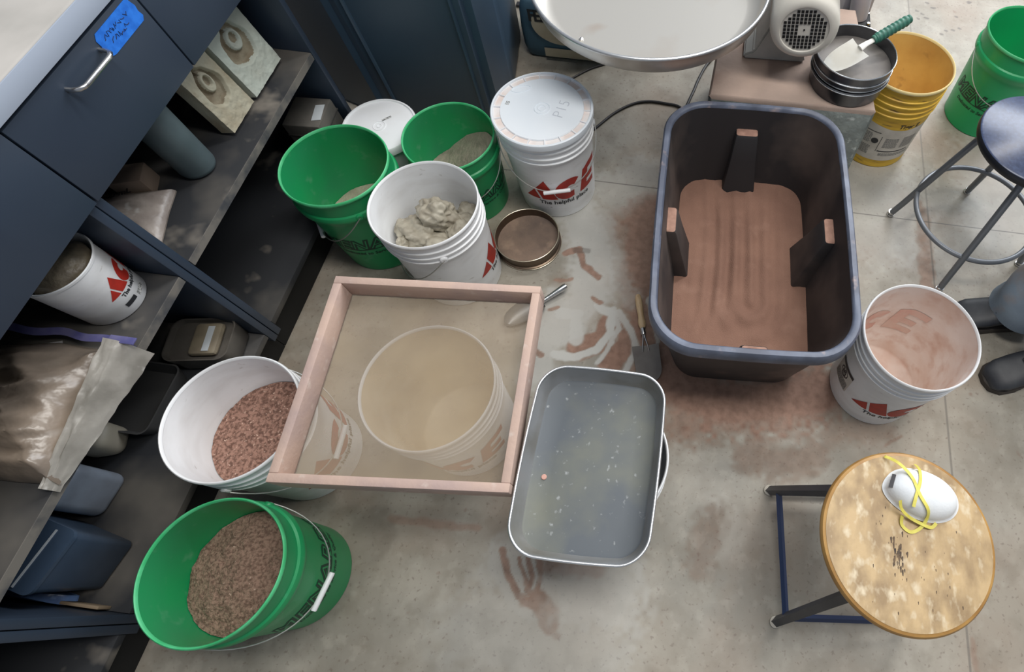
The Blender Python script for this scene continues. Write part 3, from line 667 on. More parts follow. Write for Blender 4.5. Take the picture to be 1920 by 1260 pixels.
R=loft(b,rows); 
b.faces.new(R[0]); bot=[b.verts.new((v.co.x*.95,v.co.y*.97,.05)) for v in R[-1]]
n=len(bot)
for k in range(n): b.faces.new((R[-1][k],R[-1][(k+1)%n],bot[(k+1)%n],bot[k]))
b.faces.new(bot)
o=obj('sand',b,M_sand,None,loc=(.163,.970,0),rot=(0,0,math.radians(3.6)),angle=60); tag(o,'reddish brown sand raked into curved grooves inside the black tub','sand',kind='stuff')
# ================================================================ TEST SIEVES
M_brass=mat('tarnished_brass',(120,104,88),.4,metal=.7,rgb2=(84,72,62),scale=7)
M_brassrim=mat('brass_rim',(206,196,176),.28,metal=.85)
M_dst=mat('brown_dust_on_mesh',(146,124,108),.9,rgb2=(104,90,82),scale=9,lo=.35,hi=.65,rgb3=(168,144,124),scale3=12,lo3=.56,hi3=.7,bump=.4,bscale=140)
t=thing('test_sieve','round brass test sieve with brown dust on its mesh, lying on the floor','sieve',(-.557,1.036,0))
b=new(); lathe(b,[(.1065,.052),(.1050,.030),(.1045,.012),(.1095,.010),(.1105,.004),(.1090,.0),(.100,.0),(.100,.008),(.1035,.012),(.1035,.030),(.1052,.052)],80); obj('wall',b,M_brass,t)
b=new(); P=[(.1066*math.cos(a),.1066*math.sin(a),.0525) for a in np.linspace(0,2*math.pi,80,endpoint=False)]; tube(b,P,.0016,8,closed=True); P=[(.1102*math.cos(a),.1102*math.sin(a),.0045) for a in np.linspace(0,2*math.pi,80,endpoint=False)]; tube(b,P,.0012,8,closed=True); obj('rolled_rim',b,M_brassrim,t)
b=new(); lathe(b,[(0,.024),(.03,.0235),(.06,.0220),(.085,.0205),(.1036,.0200)],60); obj('mesh',b,M_dst,t)
M_ss=mat('dark_stainless',(120,122,126),.3,metal=.85,rgb2=(86,86,90),scale=5)
M_ssrim=mat('stainless_rim',(220,224,228),.2,metal=.95)
M_ssmesh=mat('steel_mesh',(122,118,114),.6,metal=.2,rgb2=(108,104,102),scale=14)
t=thing('receiver_pan','dark steel receiver pan under the upper test sieve, on the dusty block','sieve pan',(.425,1.562,.3758)); t.scale=(.957,.957,1.05)
b=new(); lathe(b,[(0,.0),(.116,.0),(.122,.003),(.124,.044),(.130,.047),(.1305,.053),(.1285,.055),(.1215,.055),(.1210,.006),(0,.004)],80); obj('pan_body',b,M_ss,t)
b=new(); P=[(.1306*math.cos(a),.1306*math.sin(a),.0500) for a in np.linspace(0,2*math.pi,80,endpoint=False)]; tube(b,P,.0013,8,closed=True); obj('bead',b,M_ssrim,t)
t=thing('test_sieve','stainless test sieve holding a white trowel, stacked beside the motor','sieve',(.425,1.562,.4342)); t.scale=(.957,.957,.957)
b=new(); lathe(b,[(.1280,.055),(.1270,.030),(.1265,.004),(.1200,.000),(.1190,.0),(.1190,-.0005),(.1180,.002),(.1240,.006),(.1250,.030),(.1262,.055)],80); obj('wall',b,M_ss,t)
b=new()
for r,z,q in ((.1282,.0555,.0022),(.1285,.024,.0018),(.1275,.006,.0013)):
    P=[(r*math.cos(a),r*math.sin(a),z) for a in np.linspace(0,2*math.pi,80,endpoint=False)]; tube(b,P,q,8,closed=True)
obj('rolled_rim',b,M_ssrim,t)
b=new(); lathe(b,[(0,.0172),(.1246,.0170),(.1246,.0150),(0,.0150)],60); obj('mesh',b,M_ssmesh,t)
# ================================================================ TROWELS AND SCOOP
def trowel(label,loc,rz,pitch,blade_m,handle_m,kind,roll=0):
    t=thing('hand_trowel',label,'trowel',loc,0); t.rotation_euler=(roll,pitch,rz)
    # along +x: handle from -L to 0, blade from 0.. ; dished section
    b=new(); n=22; k=10; rows=[]
    LB,WB=(.125,.043) if kind=='wide' else (.128,.043)
    for i in range(n+1):
        u=i/n; 
        if kind=='wide': w=WB*(1.0-.10*u) if u<.62 else WB*.938*math.sqrt(max(0,1-((u-.62)/.38)**2))+.0004
        else: w=WB*(1.0-.06*u) if u<.25 else WB*.985*math.sqrt(max(0,1-((u-.25)/.75)**2.3))+.0004
        rows.append([Vector((.040+LB*u,w*v,.006*(v*v)*(w/WB)-.004*math.sin(math.pi*min(u*1.2,1))*.3)) for v in np.linspace(-1,1,k+1)])
    loft(b,rows,closed=False); bmesh.ops.solidify(b,geom=b.faces[:],thickness=.0014); obj('blade',b,blade_m,t)
    b=new()
    if kind=='wide':
        for s in (-1,1): tube(b,[(-.004,s*.0012,.003),(.018,s*.003,.006),(.040,s*.0075,.004),(.062,s*.010,.001)],[.0028,.0026,.0026,.0014],8)
        obj('forked_tang',b,M_steel,t)
        b=new(); lathe(b,[(0,0),(.0082,0),(.0086,.018),(.0075,.022),(0,.022)],20); bmesh.ops.rotate(b,matrix=Matrix.Rotation(math.radians(90),3,'Y'),verts=b.verts,cent=(0,0,0)); bmesh.ops.translate(b,vec=(-.018,0,.003),verts=b.verts); obj('ferrule',b,M_steel,t)
        prof=[(0,0),(.0075,.001),(.0105,.006),(.0128,.016),(.0120,.028),(.0098,.040),(.0105,.060),(.0118,.085),(.0112,.105),(.0090,.118),(.005,.123),(0,.124)]
        b=new(); lathe(b,prof,20); bmesh.ops.rotate(b,matrix=Matrix.Rotation(math.radians(-90),3,'Y'),verts=b.verts,cent=(0,0,0)); bmesh.ops.translate(b,vec=(-.018,0,.003),verts=b.verts); h=obj('handle',b,handle_m,t)
        b=new(); lathe(b,[(0,0),(.0030,0),(.0030,.0006),(0,.0006)],14); obj('hanging_hole',b,M_black,h,loc=(-.128,0,.0122))
    else:
        tube(b,[(-.004,0,.004),(.020,0,.006),(.042,0,.003)],[.008,.009,.012],12,flat=.6); obj('socket',b,blade_m,t)
        b=new(); P=[];Rr=[]
        for i in range(61):
            u=i/60; P.append((-.004-.128*u,0,.004)); Rr.append((.0150+.0010*math.sin(u*60))*(1 if .05<u<.93 else .82))
        tube(b,P,Rr,18); h=obj('handle',b,handle_m,t)
        b=new(); tube(b,[(-.133,0,.004),(-.1325,0,.004)],[.008,.0085],16); obj('hanging_hole',b,M_black,h)
    return t
M_bladeg=mat('grey_blade',(176,172,168),.45,metal=.15,rgb2=(160,154,150),scale=10)
M_beech=mat('beech_handle',(208,182,146),.5,rgb2=(192,162,124),scale=20,stretch=(1,5,5))
M_bladew=mat('white_blade',(250,250,246),.35,rgb2=(240,238,230),scale=14)
M_greenh=mat('green_rubber_handle',(64,122,104),.5,rgb2=(52,106,92),scale=18)
trowel('grey trowel with a light wooden handle, lying on the floor left of the black tub',(-.116,.745,.012),math.atan2(.590-.745,-.060+.1045),.03,M_bladeg,M_beech,'wide')
tw=trowel('white trowel with a green ribbed handle lying in the upper test sieve',(.467,1.590,.5050),math.radians(217),.0,M_bladew,M_greenh,'round')
tw.rotation_euler=(0,math.radians(16),math.radians(214))
# cast scoop half under the sieve frame
t=thing('hand_scoop','bright metal scoop sticking out from under the right rail of the sieve frame','scoop',(-.452,.815,.0))
a0=math.atan2(.868-.805,-.396+.462)
b=new(); d=Vector((math.cos(a0),math.sin(a0),0)); P=[Vector((0,0,.022))+d*x+Vector((0,0,x*.10)) for x in (-.012,0,.02,.05,.075,.084,.087)]
tube(b,P,[.0075,.007,.0075,.0092,.0105,.009,.003],14); obj('handle',b,mat('polished_cast_metal',(196,198,198),.22,metal=.95),t)
b=new(); rows=[]
for i in range(13):
    u=i/12; x=-.010-.135*u; w=.034*math.sin(math.pi*min(1,(u*.9+.12)))**.4+.002; hh=.034*(1-.55*u)
    rows.append([Vector((x,w*math.sin(v),.0345-.0335*math.cos(v)*1.0 if abs(v)<1.6 else .03)) for v in np.linspace(-1.5,1.5,15)])
loft(b,rows,closed=False,cap0=True); bmesh.ops.solidify(b,geom=b.faces[:],thickness=.0012); bmesh.ops.rotate(b,matrix=Matrix.Rotation(a0,3,'Z'),verts=b.verts,cent=(0,0,0)); obj('bowl',b,mat('dusty_cast_metal',(190,190,188),.45,metal=.5),t)
# ================================================================ STOOLS
M_woodtop=mat('worn_plywood_seat',(192,164,120),.5,rgb2=(150,124,88),scale=14,lo=.40,hi=.60,detail=10,rgb3=(214,198,168),scale3=34,lo3=.54,hi3=.72,bump=.2,bscale=50,stretch=(1.6,1,1))
M_woodedge=mat('orange_wood_edge',(184,142,80),.45,rgb2=(158,116,62),scale=14)
M_stain=mat('dark_seat_stain',(104,84,62),.7,rgb2=(60,50,44),scale=60)
M_blk=mat('black_steel_tube',(44,48,56),.45,rgb2=(60,62,68),scale=10)
M_bluebar=mat('blue_black_bar',(44,58,92),.4)
t=thing('wooden_stool','low stool with a worn stained round wooden seat and black square legs','stool',(.4945,.161,0))
b=new(); lathe(b,[(0,.474),(.158,.474),(.168,.478),(.1715,.486),(.1715,.492),(.168,.498),(.160,.5008)],96); s=obj('seat_edge',b,M_woodedge,t)
b=new(); rows=[]
for i in range(30):
    r=.1625*(1-i/30)+.0; rows.append([(r*math.cos(a),r*math.sin(a),.5008+.0006*(1-(r/.1625)**8)) for a in np.linspace(0,2*math.pi,96,endpoint=False)])
loft(b,rows,cap1=True)
ob=obj('seat_top',b,M_woodtop,t)
rr=random.Random(11); b=new()
for (cx_,cy_,n,sx_,sy_) in ((-.020,-.034,34,.007,.022),(-.050,.028,7,.012,.02),(.03,-.07,7,.04,.02),(-.02,-.12,6,.04,.012),(.05,.0,8,.06,.06)):
    for q in range(n):
        x,y=rr.gauss(cx_,sx_),rr.gauss(cy_,sy_); r=rr.uniform(.0006,.0016 if n<20 else .0036); a=rr.uniform(0,6.28)
        b.faces.new([b.verts.new((x+r*math.cos(u)*(.9 if k%2 else .5),y+r*math.sin(u)*(1.6+.9*rr.random()),.50155+q*1e-6)) for k,u in enumerate(np.linspace(0,5.2,7))])
NR.add(id(b)); obj('seat_stains',b,M_stain,ob,smooth=False)['kind']='stuff'
FT=[(.311,.31),(.343,-.019),(.672,.013),(.640,.342)]
for k,(fx,fy) in enumerate(FT):
    fx-=.4945; fy-=.161; tx,ty=fx*.56,fy*.56; b=new()
    v0=Vector((fx,fy,.012)); v1=Vector((tx,ty,.474)); d=Vector((fx,fy,0)).normalized(); 
    n=Vector((-d.y,d.x,0)); w2=.0095
    rows=[[p+d*w2*i+n*w2*j for i,j in ((1,1),(-1,1),(-1,-1),(1,-1))] for p in (v0,v1)]
    loft(b,rows,cap0=True,cap1=True); l=obj('leg',b,M_blk,t,smooth=False)
    b=new(); lathe(b,[(0,0),(.013,0),(.0145,.003),(.0145,.010),(.010,.013),(0,.0135)],18,c=(fx+d.x*.002,fy+d.y*.002)); obj('foot_glide',b,mat('pale_glide',(196,190,178),.5),l)
for k in range(4):
    q=.93; zz=.075
    A_=Vector(((FT[k][0]-.4945)*q,(FT[k][1]-.161)*q,zz)); B_=Vector(((FT[(k+1)%4][0]-.4945)*q,(FT[(k+1)%4][1]-.161)*q,zz))
    b=new(); tube(b,[A_,B_],.0085,4); obj('stretcher',b,M_bluebar,t,smooth=False)
b=new(); box(b,-.10,.10,-.012,.012,.462,.4735); box(b,-.012,.012,-.10,.10,.461,.4730); obj('seat_bracket',b,M_blk,t,smooth=False)
# black stool
M_seatb=mat('black_laminate_seat',(62,74,104),.28,rgb2=(52,62,90),scale=60,rgb3=(70,84,116),scale3=90,lo3=.5,hi3=.7)
M_seatbe=mat('black_rubber_edge',(26,30,38),.45)
M_gt=mat('grey_painted_tube',(120,124,130),.38,metal=.3)
t=thing('metal_stool','stool with a round black seat, grey tube legs and a foot ring','stool',(.935,1.275,0))
b=new(); lathe(b,[(0,.468),(.160,.468),(.168,.471),(.171,.478),(.171,.492),(.1685,.4965)],96); se=obj('seat_edge',b,M_seatbe,t)
b=new(); lathe(b,[(.1687,.4964),(.1650,.4995),(.0,.500)],96); obj('seat_top',b,M_seatb,t)
b=new(); P=[(.194*math.cos(a)-.010,.194*math.sin(a)+.003,.155) for a in np.linspace(0,2*math.pi,96,endpoint=False)]; tube(b,P,.0085,12,closed=True); obj('foot_ring',b,M_gt,t)
for fx,fy in ((.709,1.354),(1.002,1.501),(.860,1.060),(1.150,1.205)):
    x,y=fx-.935,fy-1.275; b=new(); P=[]
    for u,z in ((1,.014),(.93,.08),(.86,.155),(.72,.30),(.60,.42),(.55,.450),(.45,.463),(.3,.466),(.1,.466)): P.append((x*u,y*u,z))
    tube(b,P,.0108,14); l=obj('leg',b,M_gt,t)
    b=new(); lathe(b,[(0,0),(.013,0),(.014,.002),(.013,.006),(.008,.007),(.008,.010),(.012,.011),(.012,.018),(0,.019)],18,c=(x*1.01,y*1.01)); obj('swivel_glide',b,M_steel,l)
# ================================================================ MASK ON THE WOODEN STOOL
t=thing('dust_mask','white cup dust mask with yellow straps lying on the wooden stool','mask',(.5165,.250,.5018),math.radians(-12))
M_maskw=mat('white_felt',(236,238,238),.8,rgb2=(222,226,230),scale=10,bump=.1,bscale=200)
b=new(); rows=[]; n=64
def mo(a):
    c,s=math.cos(a),math.sin(a); r=1-.10*max(0,math.cos(a-2.9))**6+.06*max(0,math.cos(a-.1))**3
    return .073*r*c,.047*r*s*(1+.12*c)
for u,z in ((1.04,.0),(1.06,.002),(1.0,.004),(.97,.010),(.92,.018),(.84,.026),(.70,.033),(.50,.038),(.25,.0405)):
    rows.append([(mo(a)[0]*u,mo(a)[1]*u,z) for a in np.linspace(0,2*math.pi,n,endpoint=False)])
loft(b,rows,cap1=True); obj('cup',b,M_maskw,t,angle=60)
M_strap=mat('yellow_strap',(226,216,104),.6,rgb2=(206,194,84),scale=40)
def ribbon(P,name):
    b=new(); Q=[Vector(p) for p in P]; S=[]
    for i in range(len(Q)-1):
        for k in range(6):
            u=k/6; p0=Q[max(i-1,0)];p1=Q[i];p2=Q[i+1];p3=Q[min(i+2,len(Q)-1)]
            S.append(.5*((2*p1)+(p2-p0)*u+(2*p0-5*p1+4*p2-p3)*u*u+(3*p1-p0-3*p2+p3)*u**3))
    S.append(Q[-1]); rows=[]
    for i,p in enumerate(S):
        d=(S[min(i+1,len(S)-1)]-S[max(i-1,0)]); s=Vector((-d.y,d.x,0)).normalized()*.0032; rows.append([p-s,p+s,p+s+Vector((0,0,.0009)),p-s+Vector((0,0,.0009))])
    loft(b,rows,cap0=True,cap1=True); obj(name,b,M_strap,t,angle=60)
ribbon([(-.078,.052,.004),(-.055,.042,.022),(-.03,.018,.037),(-.012,-.012,.042),(.010,-.034,.036),(.018,-.048,.014),(.012,-.066,.004),(-.004,-.078,.002),(-.022,-.070,.002),(-.026,-.054,.008)],'strap')
ribbon([(-.016,.056,.006),(-.014,.040,.028),(-.014,.015,.040),(-.018,-.018,.041),(-.018,-.038,.036)],'strap')
ribbon([(-.044,-.034,.034),(-.034,-.046,.022),(-.012,-.054,.012),(.020,-.058,.008),(.034,-.056,.006),(.040,-.046,.008)],'strap')
b=new(); 
for i,(x,y,z) in enumerate(((-.066,.014,.0235),)): box(b,-.004,.004,-.014,.014,0,.0012,xf=Matrix.Translation((-.060,.002,.0225))@Matrix.Rotation(-.1,4,'Z')@Matrix.Rotation(-.75,4,'Y'))
obj('nose_strip',b,mat('nose_metal',(120,118,120),.4,metal=.6),t)
# ================================================================ BLOCK, MOTOR, MIXING PAN
M_blocktop=mat('dusty_block',(172,152,140),.85,rgb2=(196,172,158),scale=5,lo=.4,hi=.65,rgb3=(150,118,102),scale3=7,lo3=.52,hi3=.75,bump=.2,bscale=70)
M_blockside=mat('rough_plastic_wrap',(150,158,154),.35,rgb2=(120,128,126),scale=16,lo=.35,hi=.65,rgb3=(214,220,216),scale3=38,lo3=.62,hi3=.75,bump=1.,bscale=40)
b=new(); base=[(-.008,1.428),(.525,1.442),(.470,1.93),(.01,1.92)]
def inset(P,d):
    c=Vector((sum(p[0] for p in P)/4,sum(p[1] for p in P)/4)); return [tuple(c+(Vector(p)-c)*(1-d)) for p in P]
rows=[[(x,y,z) for x,y in inset(base,d)] for z,d in ((.0,.0),(.360,.0),(.371,.012),(.375,.03))]
R=loft(b,rows,cap0=True,cap1=True)
bmesh.ops.bevel(b,geom=[e for e in b.edges if abs(e.verts[0].co.z-e.verts[1].co.z)>.2],offset=.012,segments=3,affect='EDGES')
for f in b.faces:
    if f.calc_center_median().z<.355: f.material_index=1
o=obj('machine_block',b,[M_blocktop,M_blockside],None,angle=35); tag(o,'square dusty block behind the black tub carrying the motor and test sieves','block')
# motor
M_motor=mat('cream_grey_paint',(222,218,208),.45,rgb2=(206,202,192),scale=7,lo=.45,hi=.7)
M_motord=mat('motor_grey',(178,178,174),.5,rgb2=(158,158,154),scale=7)
t=thing('electric_motor','cream electric motor with a square-holed fan grille, sitting on the dusty block','motor',(.241,1.503,.584)); t.scale=(.87,.87,.87)
ry=Matrix.Rotation(math.radians(90),4,'X')   # lathe z -> -y
def lay(bm): bmesh.ops.transform(bm,matrix=ry,verts=bm.verts)
b=new(); lathe(b,[(.113,-.165),(.1135,-.02),(.110,-.004),(.100,.006),(.088,.011),(.081,.010),(.079,.006),(.0,.006)],72); lay(b); obj('fan_cover',b,M_motor,t,angle=35)
b=new()
for i in range(-5,6):
    for j in range(-5,6):
        x,z=i*.0128,j*.0128
        if math.hypot(x,z)>.0715 or (abs(i)<=1 and abs(j)<=1): continue
        box(b,x-.0046,x+.0046,-.0078,-.004,z-.0046,z+.0046)
tube(b,[(0,-.004,0),(0,-.0076,0)],.0030,12)
bmesh.ops.rotate(b,matrix=Matrix.Rotation(math.radians(-6),3,'Y'),verts=b.verts,cent=(0,0,0)); obj('grille_hole',b,M_black,t,smooth=False)
b=new(); lathe(b,[(0,-.30),(.096,-.30),(.096,-.165),(.113,-.165)],48); lay(b); obj('housing',b,M_motord,t,angle=35)
b=new()
for k in range(28):
    a=2*math.pi*k/28; box(b,.094,.108,.166,.295,-.0015,.0015,xf=Matrix.Rotation(a,4,'Y'))
obj('cooling_fin',b,M_motord,t,smooth=False)
b=new()
rows=[[(x*s,y,z) for x,y in ((-.175,.125),(.055,.14),(.055,.33),(-.175,.33))] for z,s in ((-.2395,1.),(-.222,1.),(-.205,.80),(-.09,.55))]
loft(b,rows,cap0=True,cap1=True); bmesh.ops.bevel(b,geom=[e for e in b.edges],offset=.006,segments=2,affect='EDGES'); obj('mounting_foot',b,M_motord,t,angle=35)
b=new(); box(b,.04,.16,.10,.24,.09,.20,bev=.01); obj('terminal_box',b,M_motord,t)
# machine housing with outlet flange right of the motor
M_lav=mat('lavender_grey_paint',(186,182,190),.4,rgb2=(168,162,170),scale=6)
t=thing('gear_housing','pale grey machine housing with a bolted pipe flange behind the test sieves','machine',(0,0,0))
b=new(); box(b,.44,.545,2.02,2.5,.02,.62,bev=.008); obj('housing',b,M_lav,t)
b=new(); tube(b,[(.478,2.16,.62),(.470,2.09,.56),(.472,2.035,.47),(.490,2.00,.38),(.498,1.99,.305)],[.046,.046,.042,.036,.034],28); obj('pipe',b,M_lav,t)
b=new(); box(b,.452,.545,1.945,2.022,.296,.308,bev=.004); f=obj('flange',b,M_black,t)
for x,y in ((.462,1.955),(.535,1.955),(.462,2.012),(.535,2.012)):
    b=new(); lathe(b,[(0,0),(.0065,0),(.0065,.005),(0,.006)],6,c=(x,y)); 
    for v in b.verts: v.co.z+=.308
    obj('bolt',b,M_steel,f)
# mixing pan
M_pan=mat('brushed_pan_aluminium',(222,218,210),.32,metal=.7,rgb2=(210,196,182),scale=3.5,lo=.5,hi=.75,rgb3=(196,168,146),scale3=5,lo3=.60,hi3=.82)
M_pano=mat('pan_outside_aluminium',(212,210,204),.38,metal=.6,rgb2=(190,182,172),scale=6)
t=thing('mixing_pan','large round shallow aluminium mixing pan cut off by the top edge','pan',(-.222,1.634,.60))
b=new(); lathe(b,[(.356,-.004),(.354,-.02),(.346,-.045),(.330,-.062),(.30,-.068),(0,-.068)],128); obj('outer_wall',b,M_pano,t,angle=50)
b=new(); lathe(b,[(.3525,-.004),(.350,-.02),(.341,-.042),(.325,-.057),(.295,-.063),(0,-.064)],128); obj('inner_wall',b,M_pan,t,angle=60)
b=new(); P=[(.355*math.cos(a),.355*math.sin(a),0) for a in np.linspace(0,2*math.pi,128,endpoint=False)]; tube(b,P,.0055,12,closed=True); obj('rolled_rim',b,M_alurim,t)
b=new(); lathe(b,[(0,0),(.006,0),(.0065,.003),(.003,.006),(0,.0062)],16,c=(-.170,-.225))
for v in b.verts: v.co.z-=.063
obj('rivet',b,M_steel,t)
t=thing('pan_stand','steel arm and hub carrying the mixing pan','machine stand',(-.222,1.83,0))
b=new(); lathe(b,[(0,.50),(.07,.50),(.07,.5315),(0,.5315)],40); obj('hub',b,M_motord,t)
b=new(); box(b,-.035,.035,.05,.55,.505,.528,bev=.004); obj('arm',b,M_motord,t)
b=new(); box(b,-.06,.06,.47,.58,.0,.504,bev=.004); obj('column',b,M_motord,t)
# ================================================================ BLUE BIN, FELDSPAR BAG, CORDS
M_bin=mat('slate_blue_plastic',(60,80,98),.42,rgb2=(52,70,88),scale=3,lo=.35,hi=.7)
t=thing('waste_bin','tall slate blue plastic bin standing behind the white and green pails','bin',(0,0,0))
FB=[(-1.43,1.575),(-1.20,1.500),(-.795,1.572),(-.778,1.755),(-.83,2.08),(-1.45,2.05),(-1.55,1.78)]
cb=Vector((-1.2,1.86))
def ring(s,z,P=FB): return [(cb.x+(x-cb.x)*s,cb.y+(y-cb.y)*s,z) for x,y in P]
b=new(); loft(b,[ring(.965,.0),(ring(.985,.02)),ring(1.06,.92)],cap0=True)
bmesh.ops.bevel(b,geom=[e for e in b.edges if abs(e.verts[0].co.z-e.verts[1].co.z)>.5],offset=.025,segments=4,affect='EDGES'); obj('body',b,M_bin,t,angle=25)
b=new(); loft(b,[ring(1.085,.90),ring(1.10,.905),ring(1.10,.94),ring(1.0,.945),ring(1.0,.90)]); obj('rim',b,M_bin,t)
b=new()   # raised ribs on the front
for fx in (.10,.86):
    p0=Vector(FB[1]).lerp(Vector(FB[2]),fx); p1=Vector(FB[1]).lerp(Vector(FB[2]),fx+.035)
    nrm=Vector((.176,-.984)); lo=[cb+(p-cb)*.987+nrm*o for p,o in ((p0,-.005),(p0+Vector((.004,0)),.007),(p1-Vector((.004,0)),.007),(p1,-.005))]; hi=[cb+(p-cb)*1.055+nrm*o for p,o in ((p0,-.005),(p0+Vector((.004,0)),.007),(p1-Vector((.004,0)),.007),(p1,-.005))]
    loft(b,[[(p.x,p.y,.05) for p in lo],[(p.x,p.y,.86) for p in hi]],cap0=True,cap1=True)
obj('rib',b,M_bin,t)
# paper sack
M_sackb=mat('blue_sack_paper',(72,104,122),.65,rgb2=(60,88,106),scale=6,bump=.35,bscale=22)
M_sackc=mat('cream_print',(186,176,156),.7,rgb2=(170,158,136),scale=9)
t=thing('paper_sack','blue paper sack with a cream oval print under the left side of the mixing pan','sack',(-.612,2.085,0),math.radians(1))
b=new(); rows=[]
for z,s,bu in ((.0,.94,.0),(.012,1.,.004),(.05,1.03,.01),(.12,1.03,.012),(.19,1.0,.01),(.235,.95,.004),(.25,.88,.0)):
    rows.append([(p[0]+.003*fbm(p[0]*14,z*20,1),p[1]+.003*fbm(p[0]*11,z*16,4),z) for p in rrect(.170*s,.135*s,.03,z,6,bu,10)])
loft(b,rows,cap0=True,cap1=True); obj('sack_body',b,M_sackb,t,angle=60)
yf=-.158
def wall_decal(bm,y): 
    for v in bm.verts: v.co=Vector((v.co.x,y,v.co.y))
    NR.add(id(bm))
b=poly_bm([[(.12*math.cos(a)*1.0+.0,.085*math.sin(a)) for a in np.linspace(0,2*math.pi,40,endpoint=False)]]); wall_decal(b,0); obj('oval_print',b,M_sackc,t,smooth=False,loc=(.0,yf+.003,.168))
b=text_bm('FELDSPAR',.068,off=.002,space=.72); wall_decal(b,0); obj('lettering',b,M_dk,t,smooth=False,loc=(-.012,yf+.0015,.180))
b=poly_bm([[(-.10,-.020),(.10,-.020),(.10,.020),(-.10,.020)]]); wall_decal(b,0); obj('cream_panel',b,M_sackc,t,smooth=False,loc=(.015,yf+.003,.045))
b=text_bm('FLUX  50 LB',.018); wall_decal(b,0); bpy.data.meshes; b.free()
# cords
M_cord=mat('black_rubber_cord',(48,46,48),.5)
def cr(P,n=8):
    Q=[Vector(p) for p in P]; S=[]
    for i in range(len(Q)-1):
        for k in range(n):
            u=k/n; p0=Q[max(i-1,0)];p1=Q[i];p2=Q[i+1];p3=Q[min(i+2,len(Q)-1)]
            S.append(.5*((2*p1)+(p2-p0)*u+(2*p0-5*p1+4*p2-p3)*u*u+(3*p1-p0-3*p2+p3)*u**3))
    S.append(Q[-1]); return S
b=new(); tube(b,cr([(-.56,1.50,.005),(-.47,1.545,.005),(-.431,1.587,.005),(-.372,1.676,.005),(-.309,1.738,.005),(-.247,1.765,.005),(-.17,1.765,.005),(-.117,1.755,.005),(-.07,1.70,.005),(-.05,1.60,.005)]),.0048,8); o=obj('power_cord',b,M_cord); tag(o,'black cord snaking across the floor from the lidded pail to the black tub','cord')
b=new(); tube(b,cr([(-.095,1.74,.006),(-.084,1.797,.006),(-.070,1.86,.006),(-.058,1.924,.006),(-.03,2.02,.006),(.02,2.10,.006),(.10,2.16,.006)]),.0058,8); o=obj('power_cord',b,M_cord); tag(o,'black cord running along the left side of the dusty block','cord')
b=new(); tube(b,cr([(-.60,1.81,.004),(-.568,1.845,.004),(-.512,1.905,.004),(-.45,1.95,.004),(-.36,2.02,.004),(-.28,2.10,.004)]),.0042,8); o=obj('power_cord',b,M_cord); tag(o,'black cord on the floor beneath the mixing pan, starting at the blue sack','cord')
b=new(); box(b,-.90,-.86,2.235,2.262,.0,.012,bev=.003); o=obj('floor_bracket',b,M_cord); tag(o,'small dark strip on the floor between the blue bin and the blue sack','bracket')
# ================================================================ THINGS ON THE CABINET SHELVES
M_plaster=mat('old_plaster',(182,178,158),.85,rgb2=(158,146,122),scale=12,lo=.42,hi=.66,rgb3=(120,104,84),scale3=22,lo3=.62,hi3=.78,bump=.3,bscale=70)
M_plaster2=mat('pale_plaster',(188,196,186),.85,rgb2=(170,172,160),scale=10,lo=.42,hi=.7,rgb3=(124,108,90),scale3=16,lo3=.66,hi3=.8,bump=.3,bscale=70)
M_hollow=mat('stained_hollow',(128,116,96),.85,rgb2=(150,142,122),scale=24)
def mould(name_label,loc,rz,sx,sy,h,m,seed):
    b=new(); nx,ny=130,90
    def hh(x,y):
        u,v=x/sx,y/sy; d=0
        # carved figure: nested crescent hollows
        r=math.hypot(u*1.5-.05,v*1.15); a=math.atan2(v,u)
        r*=1+.07*math.sin(a*3+seed)+.03*math.sin(a*7)
        if r<.76: d-=.016*min(1,(.76-r)/.16)
        r2=math.hypot(u*1.5+.10,v*1.15-.05)
        if r2<.46: d+=.013*min(1,(.46-r2)/.14)
        r3=math.hypot(u*1.5+.14,v*1.15-.08)
        if r3<.22: d-=.011*min(1,(.22-r3)/.10)
        if abs(v+.1)<.08 and u<-.3: d-=.008
        return d+.0015*fbm(x*60,y*60,seed)
    V={}
    for i in range(nx+1):
        for j in range(ny+1):
            x=(-1+2*i/nx)*sx; y=(-1+2*j/ny)*sy; V[i,j]=b.verts.new((x,y,h+hh(x,y)))
    for i in range(nx):
        for j in range(ny):
            f=b.faces.new((V[i,j],V[i+1,j],V[i+1,j+1],V[i,j+1])); c=f.calc_center_median()
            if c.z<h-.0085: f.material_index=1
    bd=[V[i,0] for i in range(nx+1)]+[V[nx,j] for j in range(1,ny+1)]+[V[i,ny] for i in range(nx-1,-1,-1)]+[V[0,j] for j in range(ny-1,0,-1)]
    lo=[b.verts.new((v.co.x,v.co.y,0)) for v in bd]; n=len(bd)
    for k in range(n): b.faces.new((bd[k],bd[(k+1)%n],lo[(k+1)%n],lo[k]))
    b.faces.new(lo)
    o=obj('plaster_mould',b,[m,M_hollow],None,loc=loc,rot=(0,math.radians(80),0),angle=50); tag(o,name_label,'mould'); return o
mould('yellowish carved plaster mould standing next to the grey-green cylinder',(-1.301,1.018,.580),0,.105,.058,.040,M_plaster,1)
mould('pale carved plaster mould at the far end of the shelf, beside the yellowish one',(-1.301,1.170,.587),0,.112,.078,.040,M_plaster2,2)
M_tubeg=mat('grey_green_plastic',(92,108,112),.5,rgb2=(78,92,96),scale=8)
b=new(); lathe(b,[(0,0),(.034,.0),(.042,.006),(.045,.016),(.046,.20),(.044,.205),(0,.206)],48); o=obj('plastic_cylinder',b,M_tubeg,None,loc=(-1.290,.845,.4700)); tag(o,'grey-green plastic cylinder standing on the shelf left of the plaster moulds','container')
M_tan=mat('tan_card',(150,132,116),.8,rgb2=(130,112,98),scale=12)
